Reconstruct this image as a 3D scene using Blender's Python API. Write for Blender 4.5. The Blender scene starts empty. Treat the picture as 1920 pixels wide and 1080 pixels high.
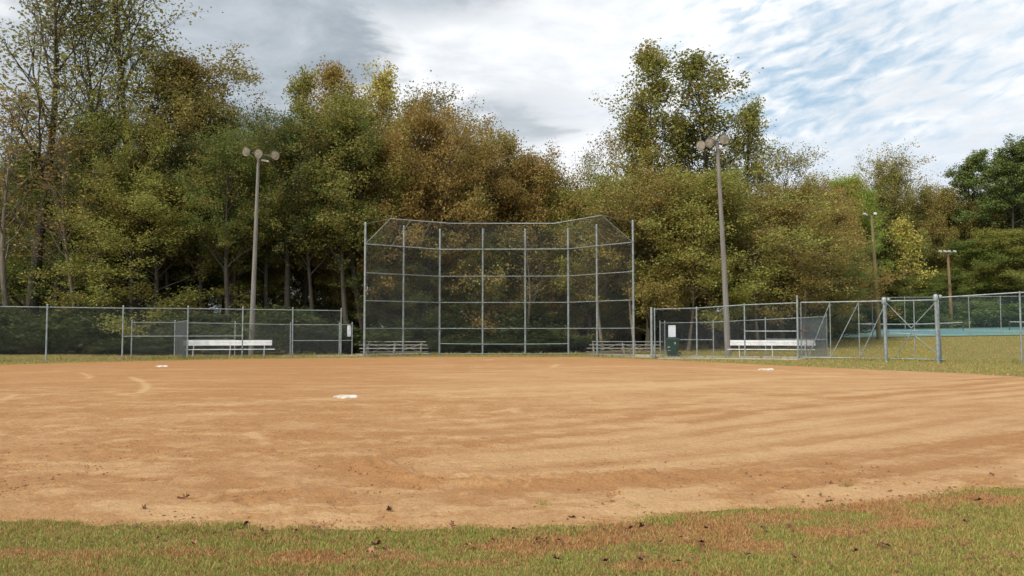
import bpy, math, random
import numpy as np
from mathutils import Vector
R = math.radians
C = bpy.context.scene.collection
sc = bpy.context.scene

# ------------------------------------------------------------------ camera
F = 1556.0; HC = 1.5; PITCH = math.atan(81 / F)
cam = bpy.data.cameras.new('camera'); camo = bpy.data.objects.new('camera', cam); C.objects.link(camo)
camo.location = (0, 0, HC); camo.rotation_euler = (math.pi / 2 + PITCH, 0, 0)
cam.sensor_width = 36; cam.lens = 36 * F / 1920; cam.clip_end = 4000
sc.camera = camo

# ------------------------------------------------------------------ sky and sun
SUN_EL, SUN_AZ = 44, 222          # azimuth clockwise from +Y
sc.view_settings.view_transform = 'Standard'; sc.view_settings.look = 'None'
sc.view_settings.exposure = 0.45; sc.view_settings.gamma = 1
sun = bpy.data.lights.new('sun', 'SUN'); sun.energy = 2.8; sun.angle = R(14); sun.color = (1, .91, .76)
suno = bpy.data.objects.new('sun', sun); C.objects.link(suno)
sd = Vector((math.sin(R(SUN_AZ)) * math.cos(R(SUN_EL)), math.cos(R(SUN_AZ)) * math.cos(R(SUN_EL)), math.sin(R(SUN_EL))))
suno.rotation_euler = sd.to_track_quat('Z', 'Y').to_euler(); suno.location = sd * 100

class NT:
    """small helper round a node tree: sockets in, sockets out"""
    def __init__(s, nt): s.nt = nt; s.n = nt.nodes; s.l = nt.links
    def node(s, t, **kw):
        x = s.n.new(t)
        for k, v in kw.items(): setattr(x, k, v)
        return x
    def put(s, sock, v):
        if isinstance(v, bpy.types.NodeSocket): s.l.new(v, sock)
        elif v is not None:
            if isinstance(v, (tuple, list)) and sock.type == 'RGBA' and len(v) == 3: v = (*v, 1)
            sock.default_value = v
    def m(s, op, a, b=None, c=None, clamp=False):
        x = s.node('ShaderNodeMath', operation=op, use_clamp=clamp)
        s.put(x.inputs[0], a); s.put(x.inputs[1], b); s.put(x.inputs[2], c)
        return x.outputs[0]
    def mix(s, f, a, b, mode='MIX'):
        x = s.node('ShaderNodeMix', data_type='RGBA', blend_type=mode)
        s.put(x.inputs[0], f); s.put(x.inputs[6], a); s.put(x.inputs[7], b)
        return x.outputs[2]
    def noise(s, vec, scale, detail=4, rough=.5, dist=0, col=False):
        x = s.node('ShaderNodeTexNoise')
        s.put(x.inputs['Vector'], vec); x.inputs['Scale'].default_value = scale; x.inputs['Detail'].default_value = detail
        x.inputs['Roughness'].default_value = rough; x.inputs['Distortion'].default_value = dist
        return x.outputs[1 if col else 0]
    def ss(s, v, a, b, lo=0., hi=1.):
        x = s.node('ShaderNodeMapRange', interpolation_type='SMOOTHSTEP')
        s.put(x.inputs[0], v); x.inputs[1].default_value = a; x.inputs[2].default_value = b
        x.inputs[3].default_value = lo; x.inputs[4].default_value = hi
        return x.outputs[0]
    def xyz(s, x, y, z):
        c = s.node('ShaderNodeCombineXYZ'); s.put(c.inputs[0], x); s.put(c.inputs[1], y); s.put(c.inputs[2], z)
        return c.outputs[0]

w = bpy.data.worlds.new('World'); sc.world = w; w.use_nodes = True
N = NT(w.node_tree); N.n.clear()
tc = N.node('ShaderNodeTexCoord'); sp = N.node('ShaderNodeSeparateXYZ'); N.l.new(tc.outputs['Generated'], sp.inputs[0])
X, Y, Z = sp.outputs
sky = N.node('ShaderNodeTexSky'); sky.sky_type = 'NISHITA'; sky.sun_disc = False
sky.sun_elevation = R(SUN_EL); sky.sun_rotation = R(SUN_AZ)
az = N.m('MULTIPLY', N.m('ARCTAN2', X, Y), 57.2958)             # degrees, 0 ahead
el = N.m('MULTIPLY', N.m('ARCSINE', Z), 57.2958)
zc = N.m('MAXIMUM', Z, .05)
px_, py_ = N.m('DIVIDE', X, N.m('ADD', zc, .12)), N.m('DIVIDE', Y, N.m('ADD', zc, .12))     # the cloud deck as a plane overhead
flat = N.xyz(px_, py_, 0)
n_big = N.noise(flat, 1.1, 5, .55, .4)
n_mid = N.noise(flat, 3.2, 6, .6, .3)
# rippled altocumulus: bands running away to the right
vt = N.m('ADD', N.m('SUBTRACT', el, N.m('MULTIPLY', az, .24)), N.m('MULTIPLY', N.m('SUBTRACT', n_big, .5), 2.2))
rip = N.noise(N.xyz(N.m('MULTIPLY', vt, 1.35), N.m('MULTIPLY', az, .42), 0), 1.0, 3, .45, .45)
rip2 = N.noise(N.xyz(N.m('MULTIPLY', az, .9), N.m('MULTIPLY', vt, 1.6), 3), 1.0, 5, .65, .3)
right = N.ss(N.m('ADD', az, N.m('MULTIPLY', N.m('SUBTRACT', n_big, .5), 16)), 3, 17)
ripmix = N.m('ADD', N.m('MULTIPLY', rip, .7), N.m('MULTIPLY', rip2, .3))
# blue gaps sit around az 22, el 15
g1 = N.m('POWER', N.m('DIVIDE', N.m('SUBTRACT', az, 20.5), 9.0), 2.0)
g2 = N.m('POWER', N.m('DIVIDE', N.m('SUBTRACT', el, N.m('ADD', 16.0, N.m('MULTIPLY', N.m('SUBTRACT', az, 21), .18))), 5.5), 2.0)
gap = N.m('EXPONENT', N.m('MULTIPLY', N.m('ADD', g1, g2), -1.0))
thr = N.m('SUBTRACT', N.m('ADD', ripmix, N.m('MULTIPLY', N.m('SUBTRACT', n_mid, .5), .35)), N.m('MULTIPLY', gap, .33))
cover = N.ss(thr, -.06, .44, .34, 1.0)
cover = N.m('MAXIMUM', cover, N.m('SUBTRACT', 1.0, right))
back = N.ss(Y, -.1, .3)                                             # behind the camera the deck is even
cover = N.m('MAXIMUM', cover, N.m('SUBTRACT', 1.0, back))
# grey cloud body on the left
gx = N.m('ADD', az, N.m('MULTIPLY', N.m('SUBTRACT', n_mid, .5), 22))
gx = N.m('ADD', gx, N.m('ADD', 1.5, N.m('MULTIPLY', N.m('SUBTRACT', el, 17.0), -.35)))
gy = N.m('ADD', el, N.m('MULTIPLY', N.m('SUBTRACT', n_big, .5), 9))
grey = N.m('MULTIPLY', N.ss(gx, -5.5, -11.5), N.ss(gx, -40, -25))
low = N.m('MULTIPLY', N.ss(N.m('ABSOLUTE', N.m('SUBTRACT', gy, 14.7)), 2.2, .4), N.ss(N.m('ABSOLUTE', N.m('SUBTRACT', gx, 1.5)), 8, 2))
top = N.m('MULTIPLY', N.ss(gy, 19, 23), N.ss(gx, 3, -7))
grey = N.m('MAXIMUM', grey, N.m('MAXIMUM', N.m('MULTIPLY', low, .8), N.m('MULTIPLY', top, .85)))
shade = N.m('ADD', N.m('MULTIPLY', n_mid, .7), N.m('MULTIPLY', n_big, .5))
white = N.mix(N.ss(shade, .40, .78), (.86, .86, .87), (.58, .615, .65))
white = N.mix(N.m('MULTIPLY', right, N.ss(ripmix, .64, .34)), white, (.57, .64, .71))
greyc = N.mix(N.ss(n_mid, .3, .7), (.27, .315, .36), (.43, .47, .51))
cloud = N.mix(grey, white, greyc)
blue = N.mix(.82, N.mix(1.0, sky.outputs[0], (.1, .1, .1), 'MULTIPLY'), (.10, .30, .47))
col = N.mix(cover, blue, cloud)
col = N.mix(N.m('MULTIPLY', N.ss(el, 15, 7), N.m('MULTIPLY', right, .7)), col, (.55, .60, .67))
bg = N.node('ShaderNodeBackground'); N.l.new(col, bg.inputs[0]); bg.inputs[1].default_value = 1.0
wo = N.node('ShaderNodeOutputWorld'); N.l.new(bg.outputs[0], wo.inputs[0])

# ------------------------------------------------------------------ helpers
TH = PITCH; FW = np.array([0, math.cos(TH), math.sin(TH)]); UP = np.array([0, -math.sin(TH), math.cos(TH)])
def ray(px, py): return np.array([(px - 960) / F, 0, 0]) + FW + UP * (540 - py) / F
def at(px, py, y):
    d = ray(px, py); p = d * (y / d[1]); p[2] += HC; return p
def gnd(px, py, z=0.0):
    d = ray(px, py); return np.array([0, 0, HC]) + d * ((z - HC) / d[2])
def sstep(v, a, b):
    t = np.clip((v - a) / (b - a), 0, 1); return t * t * (3 - 2 * t)
def hgt(x, y):                                                     # terrain height
    x = np.asarray(x, float); y = np.asarray(y, float)
    plane = .75 + .012 * (np.clip(x, 0, 90) - 20) + .018 * (np.clip(y, 0, 150) - 74)
    return plane * sstep(x, 1, 15) * sstep(y, 50, 73)
def gx(px, y):                                                     # ground point under image column px at distance y
    x = (px - 960) / F * y; return x, y, float(hgt(x, y))

rs = np.random.RandomState(7)
_lat = np.random.RandomState(3).rand(256, 256)
def vnoise(x, y, sc_=1.0, oct_=3):
    out = 0; amp = 1; tot = 0
    for o in range(oct_):
        u = np.asarray(x) * sc_ * 2 ** o + 31.7 * o; v = np.asarray(y) * sc_ * 2 ** o + 17.3 * o
        i = np.floor(u).astype(int); j = np.floor(v).astype(int); fu = u - i; fv = v - j
        fu = fu * fu * (3 - 2 * fu); fv = fv * fv * (3 - 2 * fv)
        a = _lat[i & 255, j & 255]; b = _lat[(i + 1) & 255, j & 255]; c = _lat[i & 255, (j + 1) & 255]; d = _lat[(i + 1) & 255, (j + 1) & 255]
        out = out + amp * ((a * (1 - fu) + b * fu) * (1 - fv) + (c * (1 - fu) + d * fu) * fv); tot += amp; amp *= .5
    return out / tot

def tag(o, label=None, cat=None, group=None, kind=None):
    if label: o['label'] = label
    if cat: o['category'] = cat
    if group: o['group'] = group
    if kind: o['kind'] = kind
    return o
def thing(name, label, cat, loc=(0, 0, 0), group=None):
    o = bpy.data.objects.new(name, None); C.objects.link(o); o.location = [float(v) for v in loc]; o.empty_display_size = .2
    return tag(o, label, cat, group)
def np_mesh(name, V, Fq, smooth=False, mat=None, k=4):
    """mesh from numpy arrays; every face has k corners"""
    me = bpy.data.meshes.new(name); V = np.asarray(V, np.float32); Fq = np.asarray(Fq, np.int32)
    me.vertices.add(len(V)); me.vertices.foreach_set('co', V.ravel())
    me.loops.add(Fq.size); me.loops.foreach_set('vertex_index', Fq.ravel())
    me.polygons.add(len(Fq)); me.polygons.foreach_set('loop_start', np.arange(0, Fq.size, k, dtype=np.int32))
    me.polygons.foreach_set('loop_total', np.full(len(Fq), k, np.int32))
    me.polygons.foreach_set('use_smooth', np.full(len(Fq), smooth))
    me.update(calc_edges=True)
    if mat: me.materials.append(mat)
    return me
def link(name, me, parent=None):
    o = bpy.data.objects.new(name, me); C.objects.link(o); o.parent = parent; return o

class MB:
    """collects shapes in world coordinates, links them as one mesh object"""
    def __init__(s): s.v = []; s.f = []; s.sm = []
    def add(s, vs, fs, smooth=False):
        b = len(s.v); s.v += [tuple(map(float, p)) for p in vs]; s.f += [tuple(b + i for i in f) for f in fs]; s.sm += [smooth] * len(fs); return s
    def tube(s, pts, rad, n=10, cap=True):
        pts = [Vector(map(float, p)) for p in pts]
        rr = rad if hasattr(rad, '__len__') else [rad] * len(pts)
        vs = []; fs = []; prev = None
        for i, p in enumerate(pts):
            d = (pts[min(i + 1, len(pts) - 1)] - pts[max(i - 1, 0)]).normalized()
            ref = prev if prev is not None else (Vector((0, 0, 1)) if abs(d.z) < .9 else Vector((1, 0, 0)))
            a = (ref - d * ref.dot(d)).normalized(); prev = a; b = d.cross(a)
            for k in range(n):
                t = 2 * math.pi * k / n; vs.append(p + (a * math.cos(t) + b * math.sin(t)) * rr[i])
        for i in range(len(pts) - 1):
            for k in range(n):
                fs.append((i * n + k, i * n + (k + 1) % n, (i + 1) * n + (k + 1) % n, (i + 1) * n + k))
        s.add(vs, fs, True)
        if cap:
            s.add(vs[:n], [tuple(range(n))[::-1]]); s.add(vs[-n:], [tuple(range(n))])
        return s
    def box(s, c, size, u=(1, 0, 0), w=(0, 0, 1), bev=0):
        c = Vector(map(float, c)); u = Vector(u).normalized(); w = Vector(w).normalized(); v = w.cross(u)
        hx, hy, hz = [q / 2 for q in size]
        P = []
        if bev <= 0:
            for z in (-hz, hz):
                for (x, y) in ((-hx, -hy), (hx, -hy), (hx, hy), (-hx, hy)): P.append(c + u * x + v * y + w * z)
            return s.add(P, [(3, 2, 1, 0), (4, 5, 6, 7), (0, 1, 5, 4), (1, 2, 6, 5), (2, 3, 7, 6), (3, 0, 4, 7)])
        lv = [(-hz, bev), (-hz + bev, 0), (hz - bev, 0), (hz, bev)]
        for z, i in lv:
            a, b = hx - i, hy - i
            for (x, y) in ((-a, -b + bev), (-a + bev, -b), (a - bev, -b), (a, -b + bev), (a, b - bev), (a - bev, b), (-a + bev, b), (-a, b - bev)):
                P.append(c + u * x + v * y + w * z)
        fs = [tuple(range(8))[::-1], tuple(range(24, 32))]
        for L in range(3):
            for k in range(8): fs.append((L * 8 + k, L * 8 + (k + 1) % 8, (L + 1) * 8 + (k + 1) % 8, (L + 1) * 8 + k))
        return s.add(P, fs)
    def lathe(s, o, axis, prof, n=20):
        """prof: (distance along axis, radius)"""
        o = Vector(map(float, o)); d = Vector(axis).normalized(); ref = Vector((0, 0, 1)) if abs(d.z) < .9 else Vector((1, 0, 0))
        a = (ref - d * ref.dot(d)).normalized(); b = d.cross(a); vs = []; fs = []
        for h, r in prof:
            for k in range(n):
                t = 2 * math.pi * k / n; vs.append(o + d * h + (a * math.cos(t) + b * math.sin(t)) * r)
        for i in range(len(prof) - 1):
            for k in range(n): fs.append((i * n + k, i * n + (k + 1) % n, (i + 1) * n + (k + 1) % n, (i + 1) * n + k))
        return s.add(vs, fs, True)
    def link_net(s, a, b, h0a, h1a, h0b, h1b, sp_=.06, r=.002, seg=.9, off=None):
        """woven wire between ground points a and b; each end spans heights h0..h1; real wires as thin prisms"""
        a = np.array(a, float); b = np.array(b, float); L = np.linalg.norm(b - a); H = max(h1a - h0a, h1b - h0b)
        return s.net_quad(a + [0, 0, h0a], b + [0, 0, h0b], b + [0, 0, h1b], a + [0, 0, h1a], sp_, r, seg)
    def net_quad(s, p00, p10, p11, p01, sp_=.06, r=.002, seg=.9):
        p00, p10, p11, p01 = [np.array(p, float) for p in (p00, p10, p11, p01)]
        L = (np.linalg.norm(p10 - p00) + np.linalg.norm(p11 - p01)) / 2; H = (np.linalg.norm(p01 - p00) + np.linalg.norm(p11 - p10)) / 2
        nrm = np.cross(p10 - p00, p01 - p00); nrm /= np.linalg.norm(nrm)
        step = sp_ * math.sqrt(2)
        def m(u, v):
            u = np.clip(u / L, 0, 1)[:, None]; v = np.clip(v / H, 0, 1)[:, None]
            return (p00 * (1 - u) + p10 * u) * (1 - v) + (p01 * (1 - u) + p11 * u) * v
        for sg in (1, -1):
            c0 = np.arange(-H, L, step) if sg == 1 else np.arange(0, L + H, step)
            A = []; B = []
            for c in c0:
                # u = c + sg*v ; v in [0,H], u in [0,L]
                if sg == 1: v0, v1 = max(0, -c), min(H, L - c)
                else: v0, v1 = max(0, c - L), min(H, c)
                if v1 - v0 < .01: continue
                k = max(1, int(round((v1 - v0) / (seg * .7))))
                t = np.linspace(v0, v1, k + 1); A.append(np.stack([c + sg * t[:-1], t[:-1]], 1)); B.append(np.stack([c + sg * t[1:], t[1:]], 1))
            A = np.concatenate(A); B = np.concatenate(B)
            a = m(A[:, 0], A[:, 1]); b = m(B[:, 0], B[:, 1])
            d = b - a; d /= np.linalg.norm(d, axis=1)[:, None]; e = np.cross(d, nrm)
            offs = [nrm * r * 1.0 + 0 * e, -nrm * r * .5 + e * r * .87, -nrm * r * .5 - e * r * .87]
            o0 = nrm * r * sg
            vs = np.stack([a + offs[0] + o0, a + offs[1] + o0, a + offs[2] + o0, b + offs[0] + o0, b + offs[1] + o0, b + offs[2] + o0], 1).reshape(-1, 3)
            n = len(a); base = (np.arange(n) * 6)[:, None]
            fs = np.concatenate([base + [0, 1, 4, 3], base + [1, 2, 5, 4], base + [2, 0, 3, 5]])
            if not hasattr(s, 'np_'): s.np_ = []
            s.np_.append((vs, fs))
        return s
    def build(s, name, mat, parent=None, bevel=0):
        off = Vector((0, 0, 0)); p = parent
        while p: off = off + p.location; p = p.parent
        if hasattr(s, 'np_'):
            V = []; Fa = []; b = 0
            for vs, fs in s.np_: V.append(vs - np.array(off)); Fa.append(fs + b); b += len(vs)
            me = np_mesh(name, np.concatenate(V), np.concatenate(Fa), False, mat)
        else:
            me = bpy.data.meshes.new(name)
            me.from_pydata([Vector(v) - off for v in s.v], [], s.f); me.polygons.foreach_set('use_smooth', s.sm)
            me.update(); me.materials.append(mat)
        return link(name, me, parent)

def copy_tree(o, parent=None):
    c = o.copy(); C.objects.link(c); c.parent = parent
    for ch in list(o.children): copy_tree(ch, c)
    return c

# ------------------------------------------------------------------ materials
def mat(name, rough=.6, metal=0.0, spec=.5):
    m = bpy.data.materials.new(name); m.use_nodes = True; T = NT(m.node_tree)
    b = T.n['Principled BSDF']; b.inputs['Roughness'].default_value = rough; b.inputs['Metallic'].default_value = metal
    b.inputs['Specular IOR Level'].default_value = spec
    T.b = b; T.tc = T.node('ShaderNodeTexCoord'); T.mt = m; return T
def bump(T, h, dist, strength=1.0):
    x = T.node('ShaderNodeBump'); x.inputs['Distance'].default_value = dist; x.inputs['Strength'].default_value = strength
    T.put(x.inputs['Height'], h); T.l.new(x.outputs[0], T.b.inputs['Normal'])
def simple(name, c1, c2, rough=.6, metal=0.0, scale=3.0, detail=5, bmp=0):
    T = mat(name, rough, metal); o = T.tc.outputs['Object']
    n = T.noise(o, scale, detail, .6); T.put(T.b.inputs['Base Color'], T.mix(T.ss(n, .35, .65), c1, c2))
    if bmp: bump(T, T.noise(o, scale * 6, 4), bmp)
    return T.mt
M = {}
M['steel'] = simple('galvanised_steel', (.20, .24, .255), (.32, .36, .375), .5, .3, 5)
M['wire'] = simple('galvanised_wire', (.13, .15, .165), (.20, .225, .24), .55, .3, 5)
M['wire_green'] = simple('green_coated_wire', (.05, .13, .12), (.08, .18, .17), .5, 0, 5)
M['alu'] = simple('aluminium_plank', (.50, .51, .50), (.64, .64, .62), .4, .3, 2)
M['white_paint'] = simple('white_painted_board', (.74, .76, .79), (.84, .85, .86), .45, 0, 1.5)
M['bench_white'] = simple('bright_bench_board', (.66, .68, .72), (.82, .83, .85), .4, 0, 4)
M['bleach'] = simple('weathered_bleacher_plank', (.27, .26, .24), (.41, .40, .36), .6, .1, 6)
M['rust'] = simple('rusty_iron', (.10, .05, .035), (.22, .11, .07), .8, .1, 20)
M['sign'] = simple('sign_white', (.62, .66, .76), (.72, .75, .82), .5, 0, 2)
M['bin'] = simple('green_bin_plastic', (.005, .028, .021), (.008, .036, .028), .42, 0, 4)
M['sticker'] = simple('faded_sticker', (.16, .22, .19), (.30, .36, .33), .6, 0, 14)
M['tyre'] = simple('black_rubber', (.015, .015, .015), (.03, .03, .03), .8)
M['concrete'] = simple('concrete', (.36, .33, .27), (.50, .45, .38), .9, 0, 1.2, 6, .004)
M['lamp_metal'] = simple('lamp_reflector', (.23, .215, .185), (.33, .31, .26), .35, .4, 3)
M['dark_metal'] = simple('dark_bracket', (.05, .05, .05), (.10, .09, .085), .6, .2, 8)
M['ballast'] = simple('ballast_grey', (.48, .49, .50), (.60, .61, .62), .5, 0, 8)
M['rubber_base'] = simple('white_base_rubber', (.42, .34, .26), (.66, .62, .56), .7, 0, 7)
M['red'] = simple('red_cloth', (.45, .03, .03), (.6, .08, .06), .7, 0, 5)
M['net_black'] = simple('black_net', (.02, .025, .025), (.04, .045, .045), .8)
M['net_band'] = simple('white_net_band', (.28, .30, .29), (.40, .41, .40), .7)
M['brown_leaf'] = simple('dry_leaf', (.10, .035, .02), (.22, .09, .045), .7, 0, 30)
M['tan_leaf'] = simple('tan_leaf', (.30, .15, .07), (.42, .26, .14), .7, 0, 30)

def pole_mat(name, c1, c2, c3):
    T = mat(name, .85); o = T.tc.outputs['Object']; s_ = T.node('ShaderNodeSeparateXYZ'); T.l.new(o, s_.inputs[0])
    st = T.xyz(T.m('MULTIPLY', s_.outputs[0], 9.), T.m('MULTIPLY', s_.outputs[1], 9.), T.m('MULTIPLY', s_.outputs[2], .55))
    n = T.noise(st, 2.5, 6, .65)
    c = T.mix(T.ss(n, .35, .65), c1, c2); c = T.mix(T.m('MULTIPLY', T.ss(T.noise(st, .8, 3), .5, .7), .7), c, c3)
    T.put(T.b.inputs['Base Color'], c); bump(T, n, .01); return T.mt
M['pole_grey'] = pole_mat('weathered_wood_pole', (.14, .135, .125), (.23, .22, .205), (.15, .12, .10))
M['pole_brown'] = pole_mat('brown_wood_pole', (.16, .09, .055), (.28, .18, .11), (.14, .12, .05))
M['pole_green'] = pole_mat('mossy_wood_pole', (.15, .13, .06), (.24, .21, .10), (.2, .11, .06))
M['bark'] = pole_mat('dark_bark', (.035, .028, .022), (.085, .07, .055), (.05, .05, .035))
M['bark_pale'] = pole_mat('pale_bark', (.12, .10, .08), (.24, .20, .16), (.08, .07, .05))

def leaf_mat(name, spread=.5, transl=.4, shin=.45):
    T = mat(name, shin, 0, .35)
    oi = T.node('ShaderNodeObjectInfo'); ge = T.node('ShaderNodeNewGeometry'); rnd = ge.outputs['Random Per Island']
    base = oi.outputs['Color']; o = T.tc.outputs['Object']
    clump = T.noise(o, .42, 3, .55)                                    # whole boughs turn colour together
    aut = T.mix(T.ss(T.m('FRACT', T.m('MULTIPLY', rnd, 7.3)), .3, .7), (.30, .16, .05), (.34, .25, .07))
    f = T.m('MULTIPLY', T.ss(T.m('ADD', clump, T.m('MULTIPLY', T.m('SUBTRACT', rnd, .5), .5)), .48, .72), spread)
    c = T.mix(f, base, aut)
    hs = T.node('ShaderNodeHueSaturation'); T.put(hs.inputs['Color'], c)
    T.put(hs.inputs['Value'], T.m('ADD', .80, T.m('MULTIPLY', T.m('FRACT', T.m('MULTIPLY', rnd, 13.7)), .6)))
    T.put(hs.inputs['Hue'], T.m('ADD', .485, T.m('MULTIPLY', T.m('FRACT', T.m('MULTIPLY', rnd, 3.1)), .03)))
    c = hs.outputs[0]; T.put(T.b.inputs['Base Color'], c)
    tr = T.node('ShaderNodeBsdfTranslucent'); T.put(tr.inputs[0], c)
    mx = T.node('ShaderNodeMixShader'); mx.inputs[0].default_value = transl
    T.l.new(T.b.outputs[0], mx.inputs[1]); T.l.new(tr.outputs[0], mx.inputs[2])
    T.l.new(mx.outputs[0], T.n['Material Output'].inputs[0]); return T.mt
M['leaf'] = leaf_mat('autumn_leaves', .62); M['needle'] = leaf_mat('pine_needles', .18, .1, .6); M['leaf_green'] = leaf_mat('green_leaves', .25)

# grass turf
def turf_mat():
    T = mat('turf', .9, 0, .2); o = T.tc.outputs['Object']
    n1 = T.noise(o, .35, 5, .6); n2 = T.noise(o, 2.2, 6, .65); n3 = T.noise(o, 28, 4, .7)
    c = T.mix(T.ss(n3, .3, .7), (.145, .165, .035), (.25, .255, .07))
    dry = T.mix(T.ss(n3, .35, .65), (.19, .12, .055), (.30, .21, .11))
    c = T.mix(T.m('MULTIPLY', T.ss(T.m('ADD', n2, T.m('MULTIPLY', n1, .5)), .60, .82), .7), c, dry)
    # leaf fall under the trees at the back
    sx = T.node('ShaderNodeSeparateXYZ'); T.l.new(o, sx.inputs[0])
    wood = T.m('MAXIMUM', T.m('MULTIPLY', T.ss(sx.outputs[1], 53, 58), T.ss(sx.outputs[0], 16, 9)), T.ss(sx.outputs[1], 109, 113))
    litter = T.mix(T.ss(n3, .4, .6), (.07, .035, .018), (.16, .085, .04))
    c = T.mix(T.m('MULTIPLY', wood, T.ss(T.m('ADD', n1, T.m('MULTIPLY', n2, .4)), .60, .76)), c, litter)
    T.put(T.b.inputs['Base Color'], c)
    bump(T, T.m('ADD', T.m('MULTIPLY', n3, .5), T.noise(o, 90, 3)), .02); return T.mt
M['turf'] = turf_mat()
def blade_mat():
    T = mat('grass_blades', .7, 0, .25); o = T.tc.outputs['Object']; ge = T.node('ShaderNodeNewGeometry'); rnd = ge.outputs['Random Per Island']
    n1 = T.noise(o, 1.1, 3, .6); n2 = T.noise(o, 3.2, 4, .65)
    g = T.mix(rnd, (.20, .235, .045), (.45, .44, .14))
    dry = T.mix(T.m('FRACT', T.m('MULTIPLY', rnd, 9.7)), (.38, .16, .07), (.62, .41, .19))
    at_ = T.node('ShaderNodeAttribute'); at_.attribute_name = 'dry'
    f = T.ss(T.m('ADD', T.m('ADD', at_.outputs['Fac'], T.m('MULTIPLY', T.m('SUBTRACT', n2, .5), 1.5)), T.m('MULTIPLY', T.m('SUBTRACT', T.m('FRACT', T.m('MULTIPLY', rnd, 5.3)), .5), 1.5)), .30, .75)
    c = T.mix(f, g, dry); T.put(T.b.inputs['Base Color'], c)
    tr = T.node('ShaderNodeBsdfTranslucent'); T.put(tr.inputs[0], c); mx = T.node('ShaderNodeMixShader'); mx.inputs[0].default_value = .3
    T.l.new(T.b.outputs[0], mx.inputs[1]); T.l.new(tr.outputs[0], mx.inputs[2]); T.l.new(mx.outputs[0], T.n['Material Output'].inputs[0]); return T.mt
M['blade'] = blade_mat()
def dirt_mat():
    T = mat('infield_clay', .95, 0, .15); o = T.tc.outputs['Object']
    at_ = T.node('ShaderNodeAttribute'); at_.attribute_name = 'sand'; s_ = at_.outputs['Fac']
    n1 = T.noise(o, .25, 5, .6); n2 = T.noise(o, 1.6, 7, .68, .6); n3 = T.noise(o, 9, 6, .7); n4 = T.noise(o, 60, 4, .75)
    v = T.m('ADD', T.m('MULTIPLY', s_, .85), T.m('ADD', T.m('MULTIPLY', T.m('SUBTRACT', n2, .5), .75), T.m('MULTIPLY', T.m('SUBTRACT', n3, .5), .5)))
    v = T.m('ADD', v, T.m('MULTIPLY', T.m('SUBTRACT', n1, .5), .5))
    c = T.mix(T.ss(v, .05, .95), (.43, .225, .095), (.61, .39, .20))
    patch = T.ss(T.noise(o, 3.1, 5, .55, 1.2), .60, .68)
    c = T.mix(T.m('MULTIPLY', patch, .28), c, (.64, .43, .23))
    gr = T.m('ADD', T.m('MULTIPLY', T.noise(o, 24, 5, .8), .5), T.m('MULTIPLY', n4, .5))
    c = T.mix(T.ss(gr, .56, .36, 0, .42), c, (.19, .08, .03)); c = T.mix(T.ss(gr, .52, .72, 0, .45), c, (.70, .49, .28))
    c = T.mix(T.m('MULTIPLY', T.ss(n4, .62, .8), .55), c, (.20, .09, .04))
    c = T.mix(T.m('MULTIPLY', T.ss(T.noise(o, 110, 2), .70, .78), .5), c, (.70, .55, .40))
    T.put(T.b.inputs['Base Color'], c)
    h = T.m('ADD', T.m('MULTIPLY', n4, .25), T.m('ADD', T.m('MULTIPLY', n3, .8), T.m('MULTIPLY', n2, .9)))
    bump(T, T.m('ADD', h, T.m('MULTIPLY', T.noise(o, 28, 4, .75), .45)), .06, .9); return T.mt
M['dirt'] = dirt_mat(); M['clod'] = simple('clay_clod', (.20, .09, .035), (.42, .22, .10), .95, 0, 12)
def court_mat():
    T = mat('tennis_court_paint', .7); o = T.tc.outputs['Object']; n = T.noise(o, .8, 5, .6)
    T.put(T.b.inputs['Base Color'], T.mix(T.ss(n, .3, .7), (.14, .26, .205), (.18, .31, .25))); return T.mt
M['court'] = court_mat()
M['court_blue'] = simple('blue_court_paint', (.07, .20, .26), (.10, .26, .32), .7, 0, .8)
M['line'] = simple('white_court_line', (.3, .36, .36), (.4, .45, .45), .7)

# ------------------------------------------------------------------ terrain: one sheet to the horizon
xs = np.concatenate([-np.geomspace(1500, 62, 22), np.arange(-60, 121, 2.5), np.geomspace(124, 1500, 20)])
ys = np.concatenate([-np.geomspace(400, 12, 12), np.arange(-10, 160, 2.0), np.geomspace(163, 2500, 22)])
GX, GY = np.meshgrid(xs, ys); GZ = hgt(GX, GY)
nx, ny = len(xs), len(ys); idx = np.arange(nx * ny).reshape(ny, nx)
Q = np.stack([idx[:-1, :-1], idx[:-1, 1:], idx[1:, 1:], idx[1:, :-1]], -1).reshape(-1, 4)
tag(link('ground', np_mesh('ground', np.stack([GX, GY, GZ], -1).reshape(-1, 3), Q, True, M['turf'])), kind='structure')

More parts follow.
